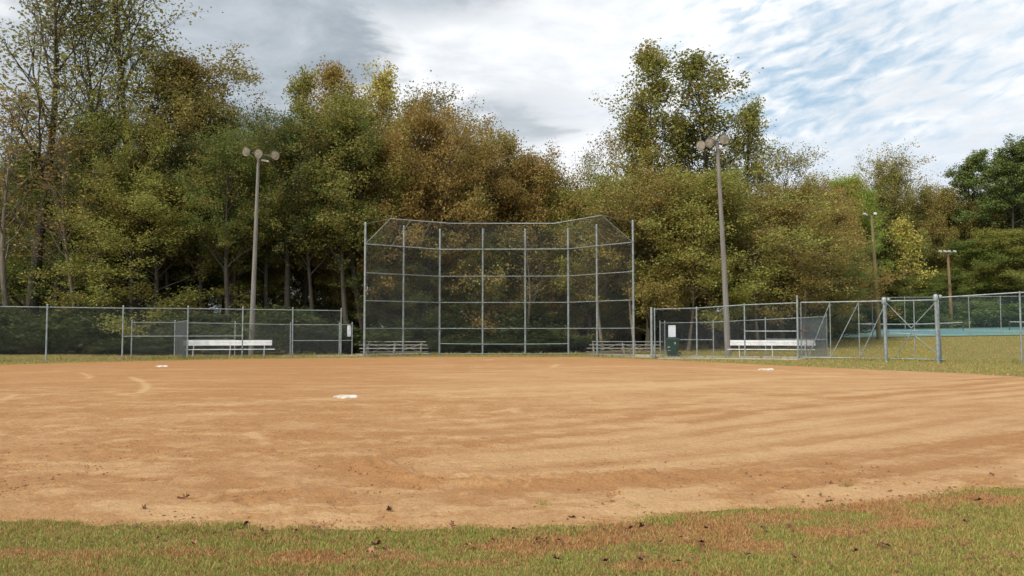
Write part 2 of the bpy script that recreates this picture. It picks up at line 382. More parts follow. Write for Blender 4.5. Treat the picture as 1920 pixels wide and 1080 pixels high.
# ------------------------------------------------------------------ the skinned infield
far = [(-60, 690), (0, 684.5), (220, 678.5), (420, 674.5), (640, 671.5), (760, 670), (950, 669.5), (1100, 670), (1190, 673), (1350, 680), (1500, 687), (1650, 694), (1800, 700), (1920, 707)]
near = [(1920, 915), (1760, 931), (1600, 946), (1400, 962), (1200, 977), (1060, 992), (900, 999), (700, 1000), (400, 994), (150, 990), (0, 985)]
poly = [gnd(*p)[:2] for p in far] + [np.array(p) for p in ((18.6, 24), (18.6, 20), (16, 15.5), (10.5, 11.2))] + [gnd(*p)[:2] for p in near] + [np.array(p) for p in ((-9, 8.2), (-16, 12), (-24, 19), (-29, 28))]
poly = np.array(poly)
def sdist(x, y, P, closed=True):
    P = np.asarray(P); best = np.full(x.shape, 1e9); ins = np.zeros(x.shape, bool); n = len(P)
    for i in range(n if closed else n - 1):
        a = P[i]; b = P[(i + 1) % n]; d = b - a; t = np.clip(((x - a[0]) * d[0] + (y - a[1]) * d[1]) / (d @ d), 0, 1)
        best = np.minimum(best, np.hypot(x - a[0] - t * d[0], y - a[1] - t * d[1]))
        if closed:
            c = ((a[1] > y) != (b[1] > y)) & (x < (b[0] - a[0]) * (y - a[1]) / (b[1] - a[1] + 1e-12) + a[0]); ins ^= c
    return np.where(ins, best, -best) if closed else best
yy = np.geomspace(5.5, 56, 600); tt = np.linspace(-1.45, 1.1, 860)
DY = np.repeat(yy[:, None], len(tt), 1); DX = tt[None, :] * DY
def edge_(x, y): return sdist(x, y, poly) + (vnoise(x, y, 1.2, 4) - .5) * .34 + (vnoise(x, y, 7, 2) - .5) * .16
sdp = edge_(DX, DY)
def pl(pts): return np.array([gnd(*p)[:2] for p in pts])
spine = pl([(690, 880), (760, 876), (900, 868), (1100, 855), (1300, 836), (1600, 796), (1900, 757), (2300, 722)])
up_ = pl([(700, 876), (735, 862), (800, 848), (950, 832), (1100, 816), (1300, 794), (1600, 752), (1900, 712)])
lo_ = pl([(700, 878), (735, 893), (800, 903), (950, 908), (1100, 903), (1300, 890), (1600, 855), (1920, 816)])
dsp = sdist(DX, DY, spine, False); dup_ = sdist(DX, DY, up_, False); dlo = sdist(DX, DY, lo_, False)
loop = sdist(DX, DY, np.concatenate([up_, [[26, 24]], lo_[::-1]]))
stre = vnoise(dsp * 2.6, DX * .12 + DY * .08, 1, 3) * .6 + vnoise(dsp * 7.5, DX * .2, 1, 2) * .4
lin = vnoise((DX * -.10 + DY) * 2.2 + (vnoise(DX, DY, .25, 2) - .5) * 3, DX * .10, 1, 4)
wl = sstep(loop, -2.5, -.3)
sand = .36 + ((stre - .5) * 1.1) * wl + ((lin - .5) * .38) * (1 - wl)
sand += (vnoise(DX, DY * 1.6, .9, 4) - .5) * .55 * (1 - .6 * sstep(loop, 0, .6))
blot = vnoise(DX * .8, DY * 1.5, 2.4, 4); sand += .30 * sstep(blot, .58, .72) * (1 - .7 * sstep(loop, 0, .5)) * (DY < 22)
sand += .32 * sstep(loop, -.1, .5) * (1 - .4 * sstep(loop, 1.5, 4))
rake = np.sin((dsp + (vnoise(DX, DY, .35, 2) - .5) * 1.4) * 6.283 / 1.05) * (.3 + vnoise(dsp * .8, DX * .15 + 9, 1, 2))
sand += rake * .24 * sstep(DX + .3 * (DY - 9), -2.5, 2) * sstep(dsp, 6, 3)
sand += (np.sin((DY * 1.0 - DX * .16 + (vnoise(DX, DY, .2, 2) - .5) * 4) * 6.283 / 2.1) * .5) * .26 * sstep(DX, 3, -3) * vnoise(DX, DY, .3, 2)
below = sdist(DX, DY, np.concatenate([lo_, [[16, 16], [10, 8], [-2, 5]]]))
sand += .26 * sstep(DX + .25 * (DY - 10), -3, 5) * (1 - sstep(below, -.3, .3)) * (1 - sstep(loop, -.3, .3))
sand -= .50 * np.exp(-((dlo - .25) / .32) ** 2) * (loop < .1)
sand -= .22 * np.exp(-((dup_ - .2) / .3) ** 2) * (loop < .1)
for pts, wd, am in [([(0, 752), (30, 742), (110, 740)], .10, .8), ([(245, 708), (272, 720), (276, 728), (262, 738), (225, 742)], .10, .9), ([(150, 700), (170, 707), (165, 712)], .09, .6),
                    ([(60, 768), (300, 763), (640, 750), (1000, 742), (1400, 716)], .45, .35), ([(700, 742), (960, 730), (1200, 722), (1560, 706)], .5, .35),
                    ([(1035, 690), (1045, 684)], .12, .6), ([(925, 775), (960, 770), (970, 775)], .1, .6), ([(470, 815), (500, 835)], .08, .7), ([(0, 815), (200, 800), (420, 780)], .5, .25),
                    ([(0, 700), (300, 694), (700, 688), (1200, 688), (1450, 696)], .9, .22), ([(1200, 716), (1217, 716), (1222, 722)], .1, .6)]:
    dd = sdist(DX, DY, pl(pts), False) + (vnoise(DX, DY, 3, 2) - .5) * wd
    sand += am * np.exp(-(dd / wd) ** 2) * (.5 + vnoise(DX, DY, 2.0, 2))
sand -= .30 * sstep(DY, 22, 42)                                        # damper, redder clay near the plate
sand += .30 * sstep(sdp, 1.3, .1) * (DY < 12)                          # dry dust along the near edge
ribs = (vnoise(DX, DY, 2.2, 4) - .5) * .018 + (vnoise(DX, DY, 5, 3) - .5) * .014 * (1 - .8 * sstep(loop, 0, .5)) * (DY < 25) + (vnoise(DX, DY, 14, 2) - .5) * .010 * (DY < 20) + (stre - .5) * .014
ridge = np.exp(-((dlo - .12) / .12) ** 2) * (DX < 1.5) * .05 * (.3 + vnoise(DX, DY, 16, 2)) + np.exp(-((dup_ - .05) / .1) ** 2) * (DX < -.9) * .02
nearm = sstep(DY, 26, 9) * (1 - .75 * sstep(loop, 0, .5))
patchy = sstep(vnoise(DX * .9, DY * 1.3, 1.0, 3), .38, .58)
crust = sstep(vnoise(DX + 7, DY * 1.4 + 3, 2.1, 4), .56, .63) * nearm
relief = ((vnoise(DX, DY, 4.5, 2) - .5) * .050 + (vnoise(DX, DY, 11, 2) - .5) * .042) * nearm * (.25 + .75 * patchy) * (1 - .8 * crust)
relief += (vnoise(DX, DY, 9, 2) - .5) * .012 * sstep(DY, 20, 9) + crust * .008
sand += .20 * crust - .17 * patchy * nearm * (1 - crust)
for fx, fy, fw in ((1103, 908, .16), (285, 740, .2), (665, 920, .13), (860, 903, .1), (1030, 865, .1), (1010, 930, .14), (1310, 955, .22), (1345, 945, .1), (500, 960, .2), (310, 965, .3), (200, 955, .25), (650, 973, .2), (850, 960, .15), (1500, 845, .3), (1240, 800, .4), (965, 945, .15)):
    c_ = gnd(fx, fy); q = np.hypot((DX - c_[0]) * .7, DY - c_[1]) + (vnoise(DX, DY, 6, 3) - .5) * .12
    k_ = sstep(q, fw, fw * .6); sand += .45 * k_; relief = relief * (1 - .8 * k_) + k_ * .004
DZ = np.clip(.020 + ribs + ridge + relief, .005, 1) * (.25 + .75 * sstep(sdp, 0, .35))
ny, nx = DX.shape; idx = np.arange(nx * ny).reshape(ny, nx)
Q = np.stack([idx[:-1, :-1], idx[:-1, 1:], idx[1:, 1:], idx[1:, :-1]], -1).reshape(-1, 4)
keep = (sdp.ravel()[Q] > 0).all(1); Q = Q[keep]; used, inv = np.unique(Q, return_inverse=True)
me = np_mesh('infield_dirt', np.stack([DX, DY, DZ], -1).reshape(-1, 3)[used], inv.reshape(-1, 4), True, M['dirt'])
a_ = me.attributes.new('sand', 'FLOAT', 'POINT'); a_.data.foreach_set('value', sand.ravel()[used].astype(np.float32))
tag(link('infield_dirt', me), kind='structure')
def on_dirt(x, y): return sdist(np.atleast_1d(x).astype(float), np.atleast_1d(y).astype(float), poly)

# near turf: real blades
PATCH = [(720, 1042, .35, .25), (1000, 1022, .65, .3), (1240, 1000, .7, .3), (1330, 1020, .5, .22), (560, 1050, .4, .2), (1420, 975, .6, .3), (1800, 938, 1.3, .35), (1640, 955, .7, .3), (400, 1040, .4, .2), (1190, 1065, .3, .12), (870, 1060, .3, .12), (1560, 1000, .4, .2), (100, 1040, .4, .15), (1700, 985, .4, .25)]
def blades(name, n, xr, yr, h, wd, label, cond, power=1.0, dry0=0.17):
    y = yr[0] + (yr[1] - yr[0]) * rs.rand(n) ** power; x = rs.uniform(-1, 1, n) * (y * xr) ; k = cond(x, y); x = x[k]; y = y[k]; n = len(x)
    a = rs.rand(n) * 6.283; hh = h * rs.uniform(.4, 1.2, n) * (.5 + vnoise(x, y, 3, 2)); ww = wd * rs.uniform(.6, 1.4, n)
    lean = hh * rs.uniform(.1, .9, n); b = rs.rand(n) * 6.283; z0 = np.zeros(n)
    p = np.stack([x, y, hgt(x, y)], 1); d = np.stack([np.cos(a), np.sin(a), z0], 1) * ww[:, None]
    m_ = p + np.stack([np.cos(b) * lean * .35, np.sin(b) * lean * .35, hh * .6], 1); t = p + np.stack([np.cos(b) * lean, np.sin(b) * lean, hh], 1)
    V = np.stack([p - d, p + d, m_ + d * .7, t, m_ - d * .7], 1).reshape(-1, 3)
    Fq = (np.arange(n) * 5)[:, None] + np.arange(5); dry = np.full(n, dry0)
    for cx, cy, rx, ry in PATCH:
        c_ = gnd(cx, cy); q = np.hypot((x - c_[0]) / rx, (y - c_[1]) / ry) + (vnoise(x, y, 3.5, 3) - .5) * 1.5; dry = np.maximum(dry, 1.15 * sstep(q, 1.3, .4))
    dry = dry + sstep(vnoise(x, y * 1.6, 1.6, 4), .50, .68) * .30
    me = np_mesh(name, V, Fq, False, M['blade'], 5); a_ = me.attributes.new('dry', 'FLOAT', 'POINT'); a_.data.foreach_set('value', np.repeat(dry, 5).astype(np.float32))
    return tag(link(name, me), label, 'grass', kind='stuff')
blades('near_grass', 560000, .85, (3.4, 10.4), .030, .0034, 'short patchy green and straw turf in front of the infield',
       lambda x, y: edge_(x, y) < .02 + rs.rand(len(x)) ** 3 * .16, .8)
blades('far_grass', 90000, .8, (26, 54), .07, .014, 'thin strip of turf between infield and fences',
       lambda x, y: (edge_(x, y) < .05 + rs.rand(len(x)) ** 3 * .2) & (x > -40))
blades('court_side_grass', 110000, .8, (54, 73), .07, .02, 'mown grass bank between the right fence and the tennis courts',
       lambda x, y: x > 8)
# weeds and tufts growing out of the clay
tuf = np.array([gnd(*p)[:2] for p in ((130, 985), (345, 995), (440, 990), (1188, 952), (1192, 956), (1024, 948), (1590, 915), (1342, 940), (395, 998), (870, 998))])
def near_tuft(x, y):
    k = np.zeros(len(x), bool)
    for t in tuf: k |= (np.hypot(x - t[0], (y - t[1]) * .8) < .07 * vnoise(x, y, 9, 1) + .03)
    return k
blades('dirt_weeds', 260000, .75, (5.9, 8.2), .04, .003, 'small green weed tufts in the near clay', near_tuft)

# fallen leaves in the near grass, crumbs on the clay
def leaf_mesh(name, m, seed):
    r = np.random.RandomState(seed); b = MB(); n = 9
    c = [(0, 0, .012)]; prof = [.2, .75, 1.0, .8, 1.05, .7, 1.0, .75, .2]
    vs = [(0, 0, .01)]
    for k in range(n * 2):
        t = 2 * math.pi * k / (n * 2); rr = (.034 if k % 2 == 0 else .020) * r.uniform(.7, 1.1)
        vs.append((math.cos(t) * rr * 1.2, math.sin(t) * rr * .8, .005 + .03 * r.rand() * abs(math.sin(t * 1.5 + seed)) + .006))
    b.add(vs, [(0, k + 1, (k + 1) % (2 * n) + 1) for k in range(2 * n)], True)
    o = b.build('fallen_leaf', m); return o
lf = [leaf_mesh('a', M['brown_leaf'], s) for s in (1, 2, 3)] + [leaf_mesh('b', M['tan_leaf'], s) for s in (4, 5)]
spots = [(1005, 1024), (1018, 1021), (1047, 1023), (1198, 1062), (1238, 1026), (1268, 1064), (1133, 1002), (1313, 1028), (1660, 1032), (1555, 1068), (1430, 1000), (1555, 950), (722, 1040),
         (705, 1034), (696, 1048), (690, 1044), (335, 940), (348, 940), (269, 959), (490, 1005), (500, 1012), (460, 990), (645, 1050), (363, 1031), (555, 1006), (730, 964), (1240, 1055), (1285, 1021),
         (1180, 1002), (1205, 1000), (1482, 998), (1835, 948), (1860, 893), (1810, 988), (1490, 1058), (1131, 1064), (1043, 1060), (960, 1002), (848, 993), (1072, 976), (300, 1018), (1325, 1002), (1402, 1051), (880, 1033), (1605, 1045), (925, 1024)]
used_first = set()
for i, (px, py) in enumerate(spots):
    k = rs.choice(5, p=[.3, .25, .2, .15, .1]); src = lf[k]; o = src if k not in used_first else src.copy()
    if k in used_first: C.objects.link(o)
    used_first.add(k)
    p = gnd(px, py); dirt = float(on_dirt(p[0], p[1])[0]) > 0
    o.location = (p[0], p[1], .016 if dirt else .03); s = rs.uniform(.7, 1.25); o.scale = (s, s, s * rs.uniform(.8, 1.6)); o.rotation_euler = (rs.uniform(-.35, .35), rs.uniform(-.35, .35), rs.rand() * 6.28)
    colr = 'dark brown' if k < 3 else 'tan'
    tag(o, f"curled {colr} dead leaf lying on the near " + ('clay' if dirt else 'turf'), 'leaf', 'dead leaves on the ground')
for i, o in enumerate(lf):
    if i not in used_first: bpy.data.objects.remove(o)
def crumbs(name, n, fn, mt, label, cat, smin, smax, flatten=.6):
    P = fn(n); n = len(P); s = rs.uniform(smin, smax, n)
    base = np.array([(1, 0, 0), (-.5, .87, 0), (-.5, -.87, 0), (0, 0, 1)]); V = (base[None] * s[:, None, None]) * rs.uniform(.6, 1.4, (n, 4, 3)); V[:, :, 2] *= flatten
    a = rs.rand(n) * 6.28; ca, sa = np.cos(a)[:, None], np.sin(a)[:, None]
    V = np.stack([V[..., 0] * ca - V[..., 1] * sa, V[..., 0] * sa + V[..., 1] * ca, V[..., 2]], -1) + P[:, None]
    Fq = (np.arange(n) * 4)[:, None, None] + np.array([(0, 1, 3), (1, 2, 3), (2, 0, 3)])[None]
    return tag(link(name, np_mesh(name, V.reshape(-1, 3), Fq.reshape(-1, 3), False, mt, 3)), label, cat, kind='stuff')
def clod_pts(n):
    y = 6.0 * (30 / 6.0) ** rs.rand(n); x = rs.uniform(-.75, .75, n) * y; k = (on_dirt(x, y) > .05) & (vnoise(x, y, .8, 3) > rs.uniform(.25, .7, n)); x, y = x[k], y[k]
    return np.stack([x, y, np.full(len(x), .012)], 1)
crumbs('clay_crumbs', 110000, clod_pts, M['dirt'], 'loose clay crumbs scattered over the infield', 'clods', .003, .011)
def lump_pts(n):
    y = 6.0 * (20 / 6.0) ** rs.rand(n); x = rs.uniform(-.75, .75, n) * y; k = (on_dirt(x, y) > .05) & (sstep(vnoise(x * .9, y * 1.3, 1.0, 3), .38, .58) * (x < 1.0 + 2 * rs.rand(n)) > rs.rand(n) * 1.2); x, y = x[k], y[k]
    return np.stack([x, y, np.full(len(x), .018)], 1)
crumbs('clay_lumps', 16000, lump_pts, M['clod'], 'small reddish lumps of clay over the near infield', 'clods', .006, .017, .7)
def ridge_pts(n):
    Pn = pl([(705, 872), (690, 876), (686, 882), (700, 889), (735, 896), (775, 902), (830, 905)]); seg_ = rs.randint(0, len(Pn) - 1, n); t = rs.rand(n)[:, None]
    p = Pn[seg_] * (1 - t) + Pn[seg_ + 1] * t + rs.normal(0, .075, (n, 2)); return np.concatenate([p, np.full((n, 1), .02)], 1)
crumbs('ridge_clods', 2600, ridge_pts, M['clod'], 'clods pushed into a curved ridge by the drag mat', 'clods', .009, .026, .9)
def litter_pts(n):
    y = rs.uniform(4.8, 9.5, n); x = rs.uniform(-.7, .7, n) * y; k = (vnoise(x, y, 1.1, 3) > rs.uniform(.42, .75, n)); x, y = x[k], y[k]; return np.stack([x, y, np.full(len(x), .02)], 1)
crumbs('leaf_litter', 5200, litter_pts, M['brown_leaf'], 'small brown leaf fragments in the near turf', 'leaf litter', .006, .022, .5)

# ------------------------------------------------------------------ bases
def base_(px, py, label, a, s=.40, home=False):
    p = gnd(px, py); t = thing('home_plate' if home else 'base', label, 'home plate' if home else 'base', (p[0], p[1], 0), None if home else 'bases of the infield')
    n = 12; vs = []; fs = []
    for i in range(n + 1):
        for j in range(n + 1):
            u, v = i / n * 2 - 1, j / n * 2 - 1
            e = max(abs(u), abs(v)); hz = (.02 + .062) * 0 + (.012 if home else .02) + (.062 if not home else .004) * (1 - e ** 6) * (1 - .45 * math.exp(-(u * u + v * v) * 3)) + .01 * math.sin(5 * u + 3 * v)
            x, y = u * s / 2, v * s / 2; k = 1 - .08 * (u * u * v * v)
            x, y = x * k, y * k
            vs.append((p[0] + x * math.cos(a) - y * math.sin(a), p[1] + x * math.sin(a) + y * math.cos(a), hz))
    for i in range(n):
        for j in range(n): fs.append((i * (n + 1) + j, (i + 1) * (n + 1) + j, (i + 1) * (n + 1) + j + 1, i * (n + 1) + j + 1))
    MB().add(vs, fs, True).build('cushion', M['rubber_base'], t)
    e_ = [(p[0] + (x * math.cos(a) - y * math.sin(a)), p[1] + (x * math.sin(a) + y * math.cos(a)), z) for z in (.0, .022) for x, y in ((-s * .49, -s * .49), (s * .49, -s * .49), (s * .49, s * .49), (-s * .49, s * .49))]
    MB().add(e_, [(0, 1, 5, 4), (1, 2, 6, 5), (2, 3, 7, 6), (3, 0, 4, 7)]).build('edge', M['rubber_base'], t)
base_(648, 747, 'white rubber base nearest the camera, slumped on the open clay', .70, .47)
base_(303, 688.5, 'small white base on the clay in front of the left fence', .8, .43)
base_(1436, 694.5, 'white base on the clay in front of the right dugout bench', .75, .50)
base_(914, 675.5, 'flat white home plate before the backstop', .8, .50, True)

# ------------------------------------------------------------------ chain link fences
def posts(t, pts, r, extra=.05, cap=True):
    for (x, y, z, h) in pts:
        b = MB().tube([(x, y, z - .05), (x, y, z + h + extra)], r)
        if cap: b.lathe((x, y, z + h + extra), (0, 0, 1), [(0, r * 1.12), (.03, r * 1.1), (.055, r * .6), (.065, .002)], 10)
        b.build('post', M['steel'], t)
def fence_run(t, P, r=.035, rail=.022, net=True, mids=(), sp_=.095, wr=.0024, wm='wire', extra=.05, bottom=False, netz=.04):
    """P: (x, y, ground z, height) per post; mids: (first, last, height) mid rails"""
    posts(t, P, r, extra)
    MB().tube([(p[0], p[1], p[2] + p[3]) for p in P], rail, 8).build('top_rail', M['steel'], t)
    for a, b, h in mids: MB().tube([(p[0], p[1], p[2] + h) for p in P[a:b + 1]], rail, 8).build('mid_rail', M['steel'], t)
    if bottom: MB().tube([(p[0], p[1], p[2] + .08) for p in P], rail * .8, 6).build('bottom_rail', M['steel'], t)
    if net:
        b = MB()
        for p, q in zip(P, P[1:]): b.link_net(p[:3], q[:3], netz, p[3], netz, q[3], sp_, wr)
        b.build('wire_mesh', M[wm], t)
def G(px, py, h, z=None):
    p = gnd(px, py) if z is None else gnd(px, py, z); return (p[0], p[1], p[2], h)
# left field fence
LF = [(-32.5, 36.5, 0, 2.7), (-29, 38.6, 0, 2.7), G(-70, 680, 2.7), G(86, 677.4, 2.7), G(229, 675, 2.7), G(351, 673.4, 2.72), G(454, 671.5, 2.72), G(548, 669.6, 2.73), G(639, 668, 2.73)]
t = thing('chain_link_fence', 'long tall chain link fence along the left side of the field', 'fence', LF[0][:3])
fence_run(t, LF, .04, .028, mids=((4, 6, 1.23),), extra=.1)
# left dugout rear fence with its side return
LR = [G(246, 670.5, 2.0), G(327, 670.0, 2.0), G(440, 668.0, 1.95), G(544, 667.0, 1.9), G(636, 666.5, 1.9), G(660, 666, 1.93)]
t = thing('dugout_fence', 'low open-framed rear fence of the left dugout with a mesh return panel', 'fence', LR[0][:3])
fence_run(t, LR, .034, .024, mids=((1, 2, .98), (3, 4, .92), (4, 5, .92)), extra=.08)
a, b = LF[5], LR[1]; n_ = MB().link_net(a[:3], b[:3], .04, 2.05, .04, 2.0, .035, .0034); n_.build('return_mesh', M['wire'], t)
MB().tube([(a[0], a[1], 2.07), (b[0], b[1], 2.0)], .022, 8).build('return_rail', M['steel'], t)
# right front fence
RF = [G(1228, 671.8, 2.72), G(1307, 671.8, 2.78), G(1397, 672.2, 2.95), G(1496, 673.6, 3.02)]
t = thing('chain_link_fence', 'chain link fence in front of the right dugout, from green bin to gate', 'fence', RF[0][:3])
fence_run(t, RF, .04, .03, mids=((2, 3, 1.50),), extra=.02, bottom=True)
posts(t, [G(1496.5, 674.6, 3.28)], .05); posts(t, [G(1222, 672.3, 2.7)], .062)
# right dugout rear fence
RR = [G(1238, 667.5, 2.0), G(1247, 667, 2.0), G(1338, 667.5, 2.05), G(1436, 668, 2.2), G(1551, 669.5, 2.35)]
t = thing('dugout_fence', 'low rear fence of the right dugout with its mesh return beside the gate', 'fence', RR[0][:3])
fence_run(t, RR, .034, .024, mids=((1, 2, .98), (3, 4, 1.02)), extra=.08)
a, b = RF[3], RR[4]; MB().link_net(a[:3], b[:3], .04, 2.2, .04, 2.35, .04, .0034).build('return_mesh', M['wire'], t)
MB().tube([(a[0], a[1], 2.2), (b[0], b[1], 2.35)], .024, 8).build('return_rail', M['steel'], t)

# rolling gate with braces
gp = [gnd(1503, 674.3), gnd(1558, 675), gnd(1612, 676), gnd(1664, 677), gnd(1716, 678), gnd(1757, 679)]
t = thing('rolling_gate', 'wide rolling gate braced with diagonals, between two thick capped posts', 'gate', gp[0])
GT = 3.02; GB = .12
fr = MB().tube([(p[0], p[1], GT) for p in gp], .035, 8).tube([(p[0], p[1], GB) for p in gp], .035, 8)
fr.tube([(gp[0][0], gp[0][1], GB), (gp[0][0], gp[0][1], GT)], .035, 8).tube([(gp[5][0], gp[5][1], GB), (gp[5][0], gp[5][1], GT)], .035, 8)
fr.build('gate_frame', M['steel'], t)
for p in gp[1:5]: MB().tube([(p[0], p[1], GB), (p[0], p[1], GT)], .026, 8).build('upright', M['steel'], t)
for i in range(3): MB().tube([(gp[i][0] + (.35 if i == 0 else 0), gp[i][1] - .03, GB + .03), (gp[i + 1][0], gp[i + 1][1] - .03, GT - .03)], .024, 8).build('diagonal_brace', M['steel'], t)
A0, A1 = gp[3], gp[5]; mid = (A0 + A1) / 2
for q0, q1 in (((A0, GT - .1), (mid, 1.65)), ((A1, GT - .1), (mid, 1.65)), ((mid, 1.40), (A0 + (A1 - A0) * .12, GB)), ((mid, 1.40), (A1, GB + .3))):
    MB().tube([(q0[0][0], q0[0][1] - .03, q0[1]), (q1[0][0], q1[0][1] - .03, q1[1])], .022, 8).build('tail_brace', M['steel'], t)
MB().tube([(A0[0], A0[1], 1.42), (A1[0], A1[1], 1.30)], .024, 8).tube([(A0[0], A0[1], 1.52), (A1[0], A1[1], 1.52)], .018, 8).build('tail_rail', M['steel'], t)
nb = MB()
for p, q in zip(gp[:4], gp[1:4]): nb.link_net(p, q, GB, GT, GB, GT, .095, .0024)
nb.build('wire_mesh', M['wire'], t)
MB().box((gp[0][0] + .12, gp[0][1] - .05, 1.55), (.42, .06, .06)).tube([(gp[0][0] + .3, gp[0][1] + .1, .4), (gp[0][0] + .3, gp[0][1] + .1, 1.55)], .02, 6).build('latch', M['rust'], t)
for px, py, h, lab in ((1661.5, 677.5, 3.12, 'thick capped gate post with roller, middle of the rolling gate'), (1759, 680.5, 3.18, 'thick capped gate post with roller, at the right end of the gate')):
    p = gnd(px, py); t = thing('gate_post', lab, 'gate post', p, 'rolling gate posts')
    MB().tube([(p[0], p[1], -.05), (p[0] - .04, p[1], h)], .074, 14).build('pipe', M['steel'], t)
    MB().lathe((p[0] - .04, p[1], h), (0, 0, 1), [(-.26, .1), (-.2, .12), (-.02, .12), (.04, .1), (.08, .05), (.09, .002)], 14).build('cap', M['steel'], t)
    MB().lathe((p[0] + .1, p[1], h - .05), (1, 0, -.1), [(0, .06), (.02, .11), (.12, .11), (.14, .04)], 14).build('roller', M['steel'], t)
    if px > 1700:
        MB().tube([(p[0] + .32, p[1] + .3, 0), (p[0] + .28, p[1] + .3, 1.5)], .035, 8).tube([(p[0] - .0, p[1] + .2, .12), (p[0] + .4, p[1] + .2, .14)], .04, 8).build('stop_bar', M['steel'], t)
# fence going off to the right
RX = [(*gnd(1762, 679.5)[:2], 0, 3.12), G(1916, 683, 3.26), (29.5, 33.5, 0, 3.2), (31, 28, 0, 3.2)]
t = thing('chain_link_fence', 'chain link fence running out of the picture right of the gate', 'fence', RX[0][:3])
fence_run(t, RX, .04, .032, extra=0)

# ------------------------------------------------------------------ backstop
BP = [(-8.68, 48.9), (-6.62, 50.55), (-4.55, 52.2), (-1.84, 52.1), (.83, 52.1), (3.52, 51.9), (5.12, 50.0), (7.02, 48.0)]
t = thing('backstop', 'tall winged chain link backstop with an overhang, behind home plate', 'backstop', (0, 52, 0))
for i, (x, y) in enumerate(BP):
    r = .062 if i in (2, 5, 0, 7) else .055
    MB().tube([(x, y, -.05), (x, y, 7.9)], r, 10).lathe((x, y, 7.9), (0, 0, 1), [(0, r * 1.1), (.04, r), (.07, .003)], 10).build('post', M['steel'], t)
for a, b in ((0, 2), (2, 5), (5, 7)):
    for z in (6.65, 4.95, 3.3, 1.67, .09) + ((.72,) if a == 2 else ()):
        MB().tube([(x, y - .05, z - (.03 if z == .72 and 0 < k < b - a else 0)) for k, (x, y) in enumerate(BP[a:b + 1])], .038 if z == 6.65 else .026, 8).build('rail', M['steel'], t)
    nb = MB()
    for p, q in zip(BP[a:b], BP[a + 1:b + 1]): nb.link_net((p[0], p[1] - .09, 0), (q[0], q[1] - .09, 0), .06, 6.65, .06, 6.65, .095, .0024)
    nb.build('wire_mesh', M['wire'], t)
TIP = [(-7.05, 47.9), (-3.70, 50.0), (2.58, 50.0), (5.05, 46.5)]; TZ = 8.02
MB().tube([(x, y, TZ) for x, y in TIP], .032, 8).build('overhang_bar', M['steel'], t)
BC = [BP[0], BP[2], BP[5], BP[7]]
for k in range(3):
    nb = MB(); p, q, u, v = BC[k], BC[k + 1], TIP[k + 1], TIP[k]
    nb.net_quad((*p, 6.65), (*q, 6.65), (*u, TZ), (*v, TZ), .095, .0023); nb.build('overhang_mesh', M['wire'], t)
    n = 3
    for i in range(0 if k == 0 else 1, n + (1 if k == 2 else 0) + (0 if k == 0 else 0)):
        f_ = i / n
        MB().tube([(p[0] + (q[0] - p[0]) * f_, p[1] + (q[1] - p[1]) * f_, 6.65), (v[0] + (u[0] - v[0]) * f_, v[1] + (u[1] - v[1]) * f_, TZ)], .028 if i in (0, n) and k != 1 else .016, 6).build('rafter', M['steel'], t)
MB().tube([(*BP[0], 7.85), (*TIP[0], TZ)], .008, 5).build('stay_wire', M['steel'], t); MB().tube([(*BP[7], 7.85), (*TIP[3], TZ)], .008, 5).build('stay_wire', M['steel'], t)
# unmown grass along the feet of fences
FLN = [np.array([q[:2] for q in L_]) for L_ in (LF, RF, RX, BP, [gp[0], gp[-1]])]
def fence_foot(x, y):
    d_ = np.min([sdist(x, y, L_, False) for L_ in FLN], 0); return (d_ < .05 + .28 * rs.rand(len(x)) ** 2) & (vnoise(x, y, 1.3, 3) > rs.uniform(.25, .7, len(x)))
blades('fence_foot_grass', 900000, .85, (26, 54), .22, .012, 'unmown grass along the feet of the fences and backstop', fence_foot)
# dugout floors and footing strip
def slab(name, pts, z0=-.05, z1=.035):
    n = len(pts); vs = [(*p[:2], z0) for p in pts] + [(*p[:2], z1) for p in pts]
    fs = [tuple(range(n, 2 * n)), tuple(range(n))[::-1]] + [(i, (i + 1) % n, n + (i + 1) % n, n + i) for i in range(n)]
    return tag(MB().add(vs, fs).build(name, M['concrete']), kind='structure')
slab('dugout_floor', [gnd(1232, 673), gnd(1340, 673), gnd(1496, 675.2), gnd(1560, 669.5), gnd(1250, 668)])
slab('dugout_floor', [gnd(520, 670), gnd(672, 667.8), gnd(668, 666.4), gnd(530, 668)])
slab('bleacher_pad', [gnd(1120, 667.6), gnd(1190, 670), gnd(1232, 670.5), gnd(1250, 665), gnd(1105, 663.5)])
slab('bleacher_pad', [gnd(672, 667), gnd(690, 668.5), gnd(815, 664.3), gnd(795, 662.5), gnd(665, 663)])

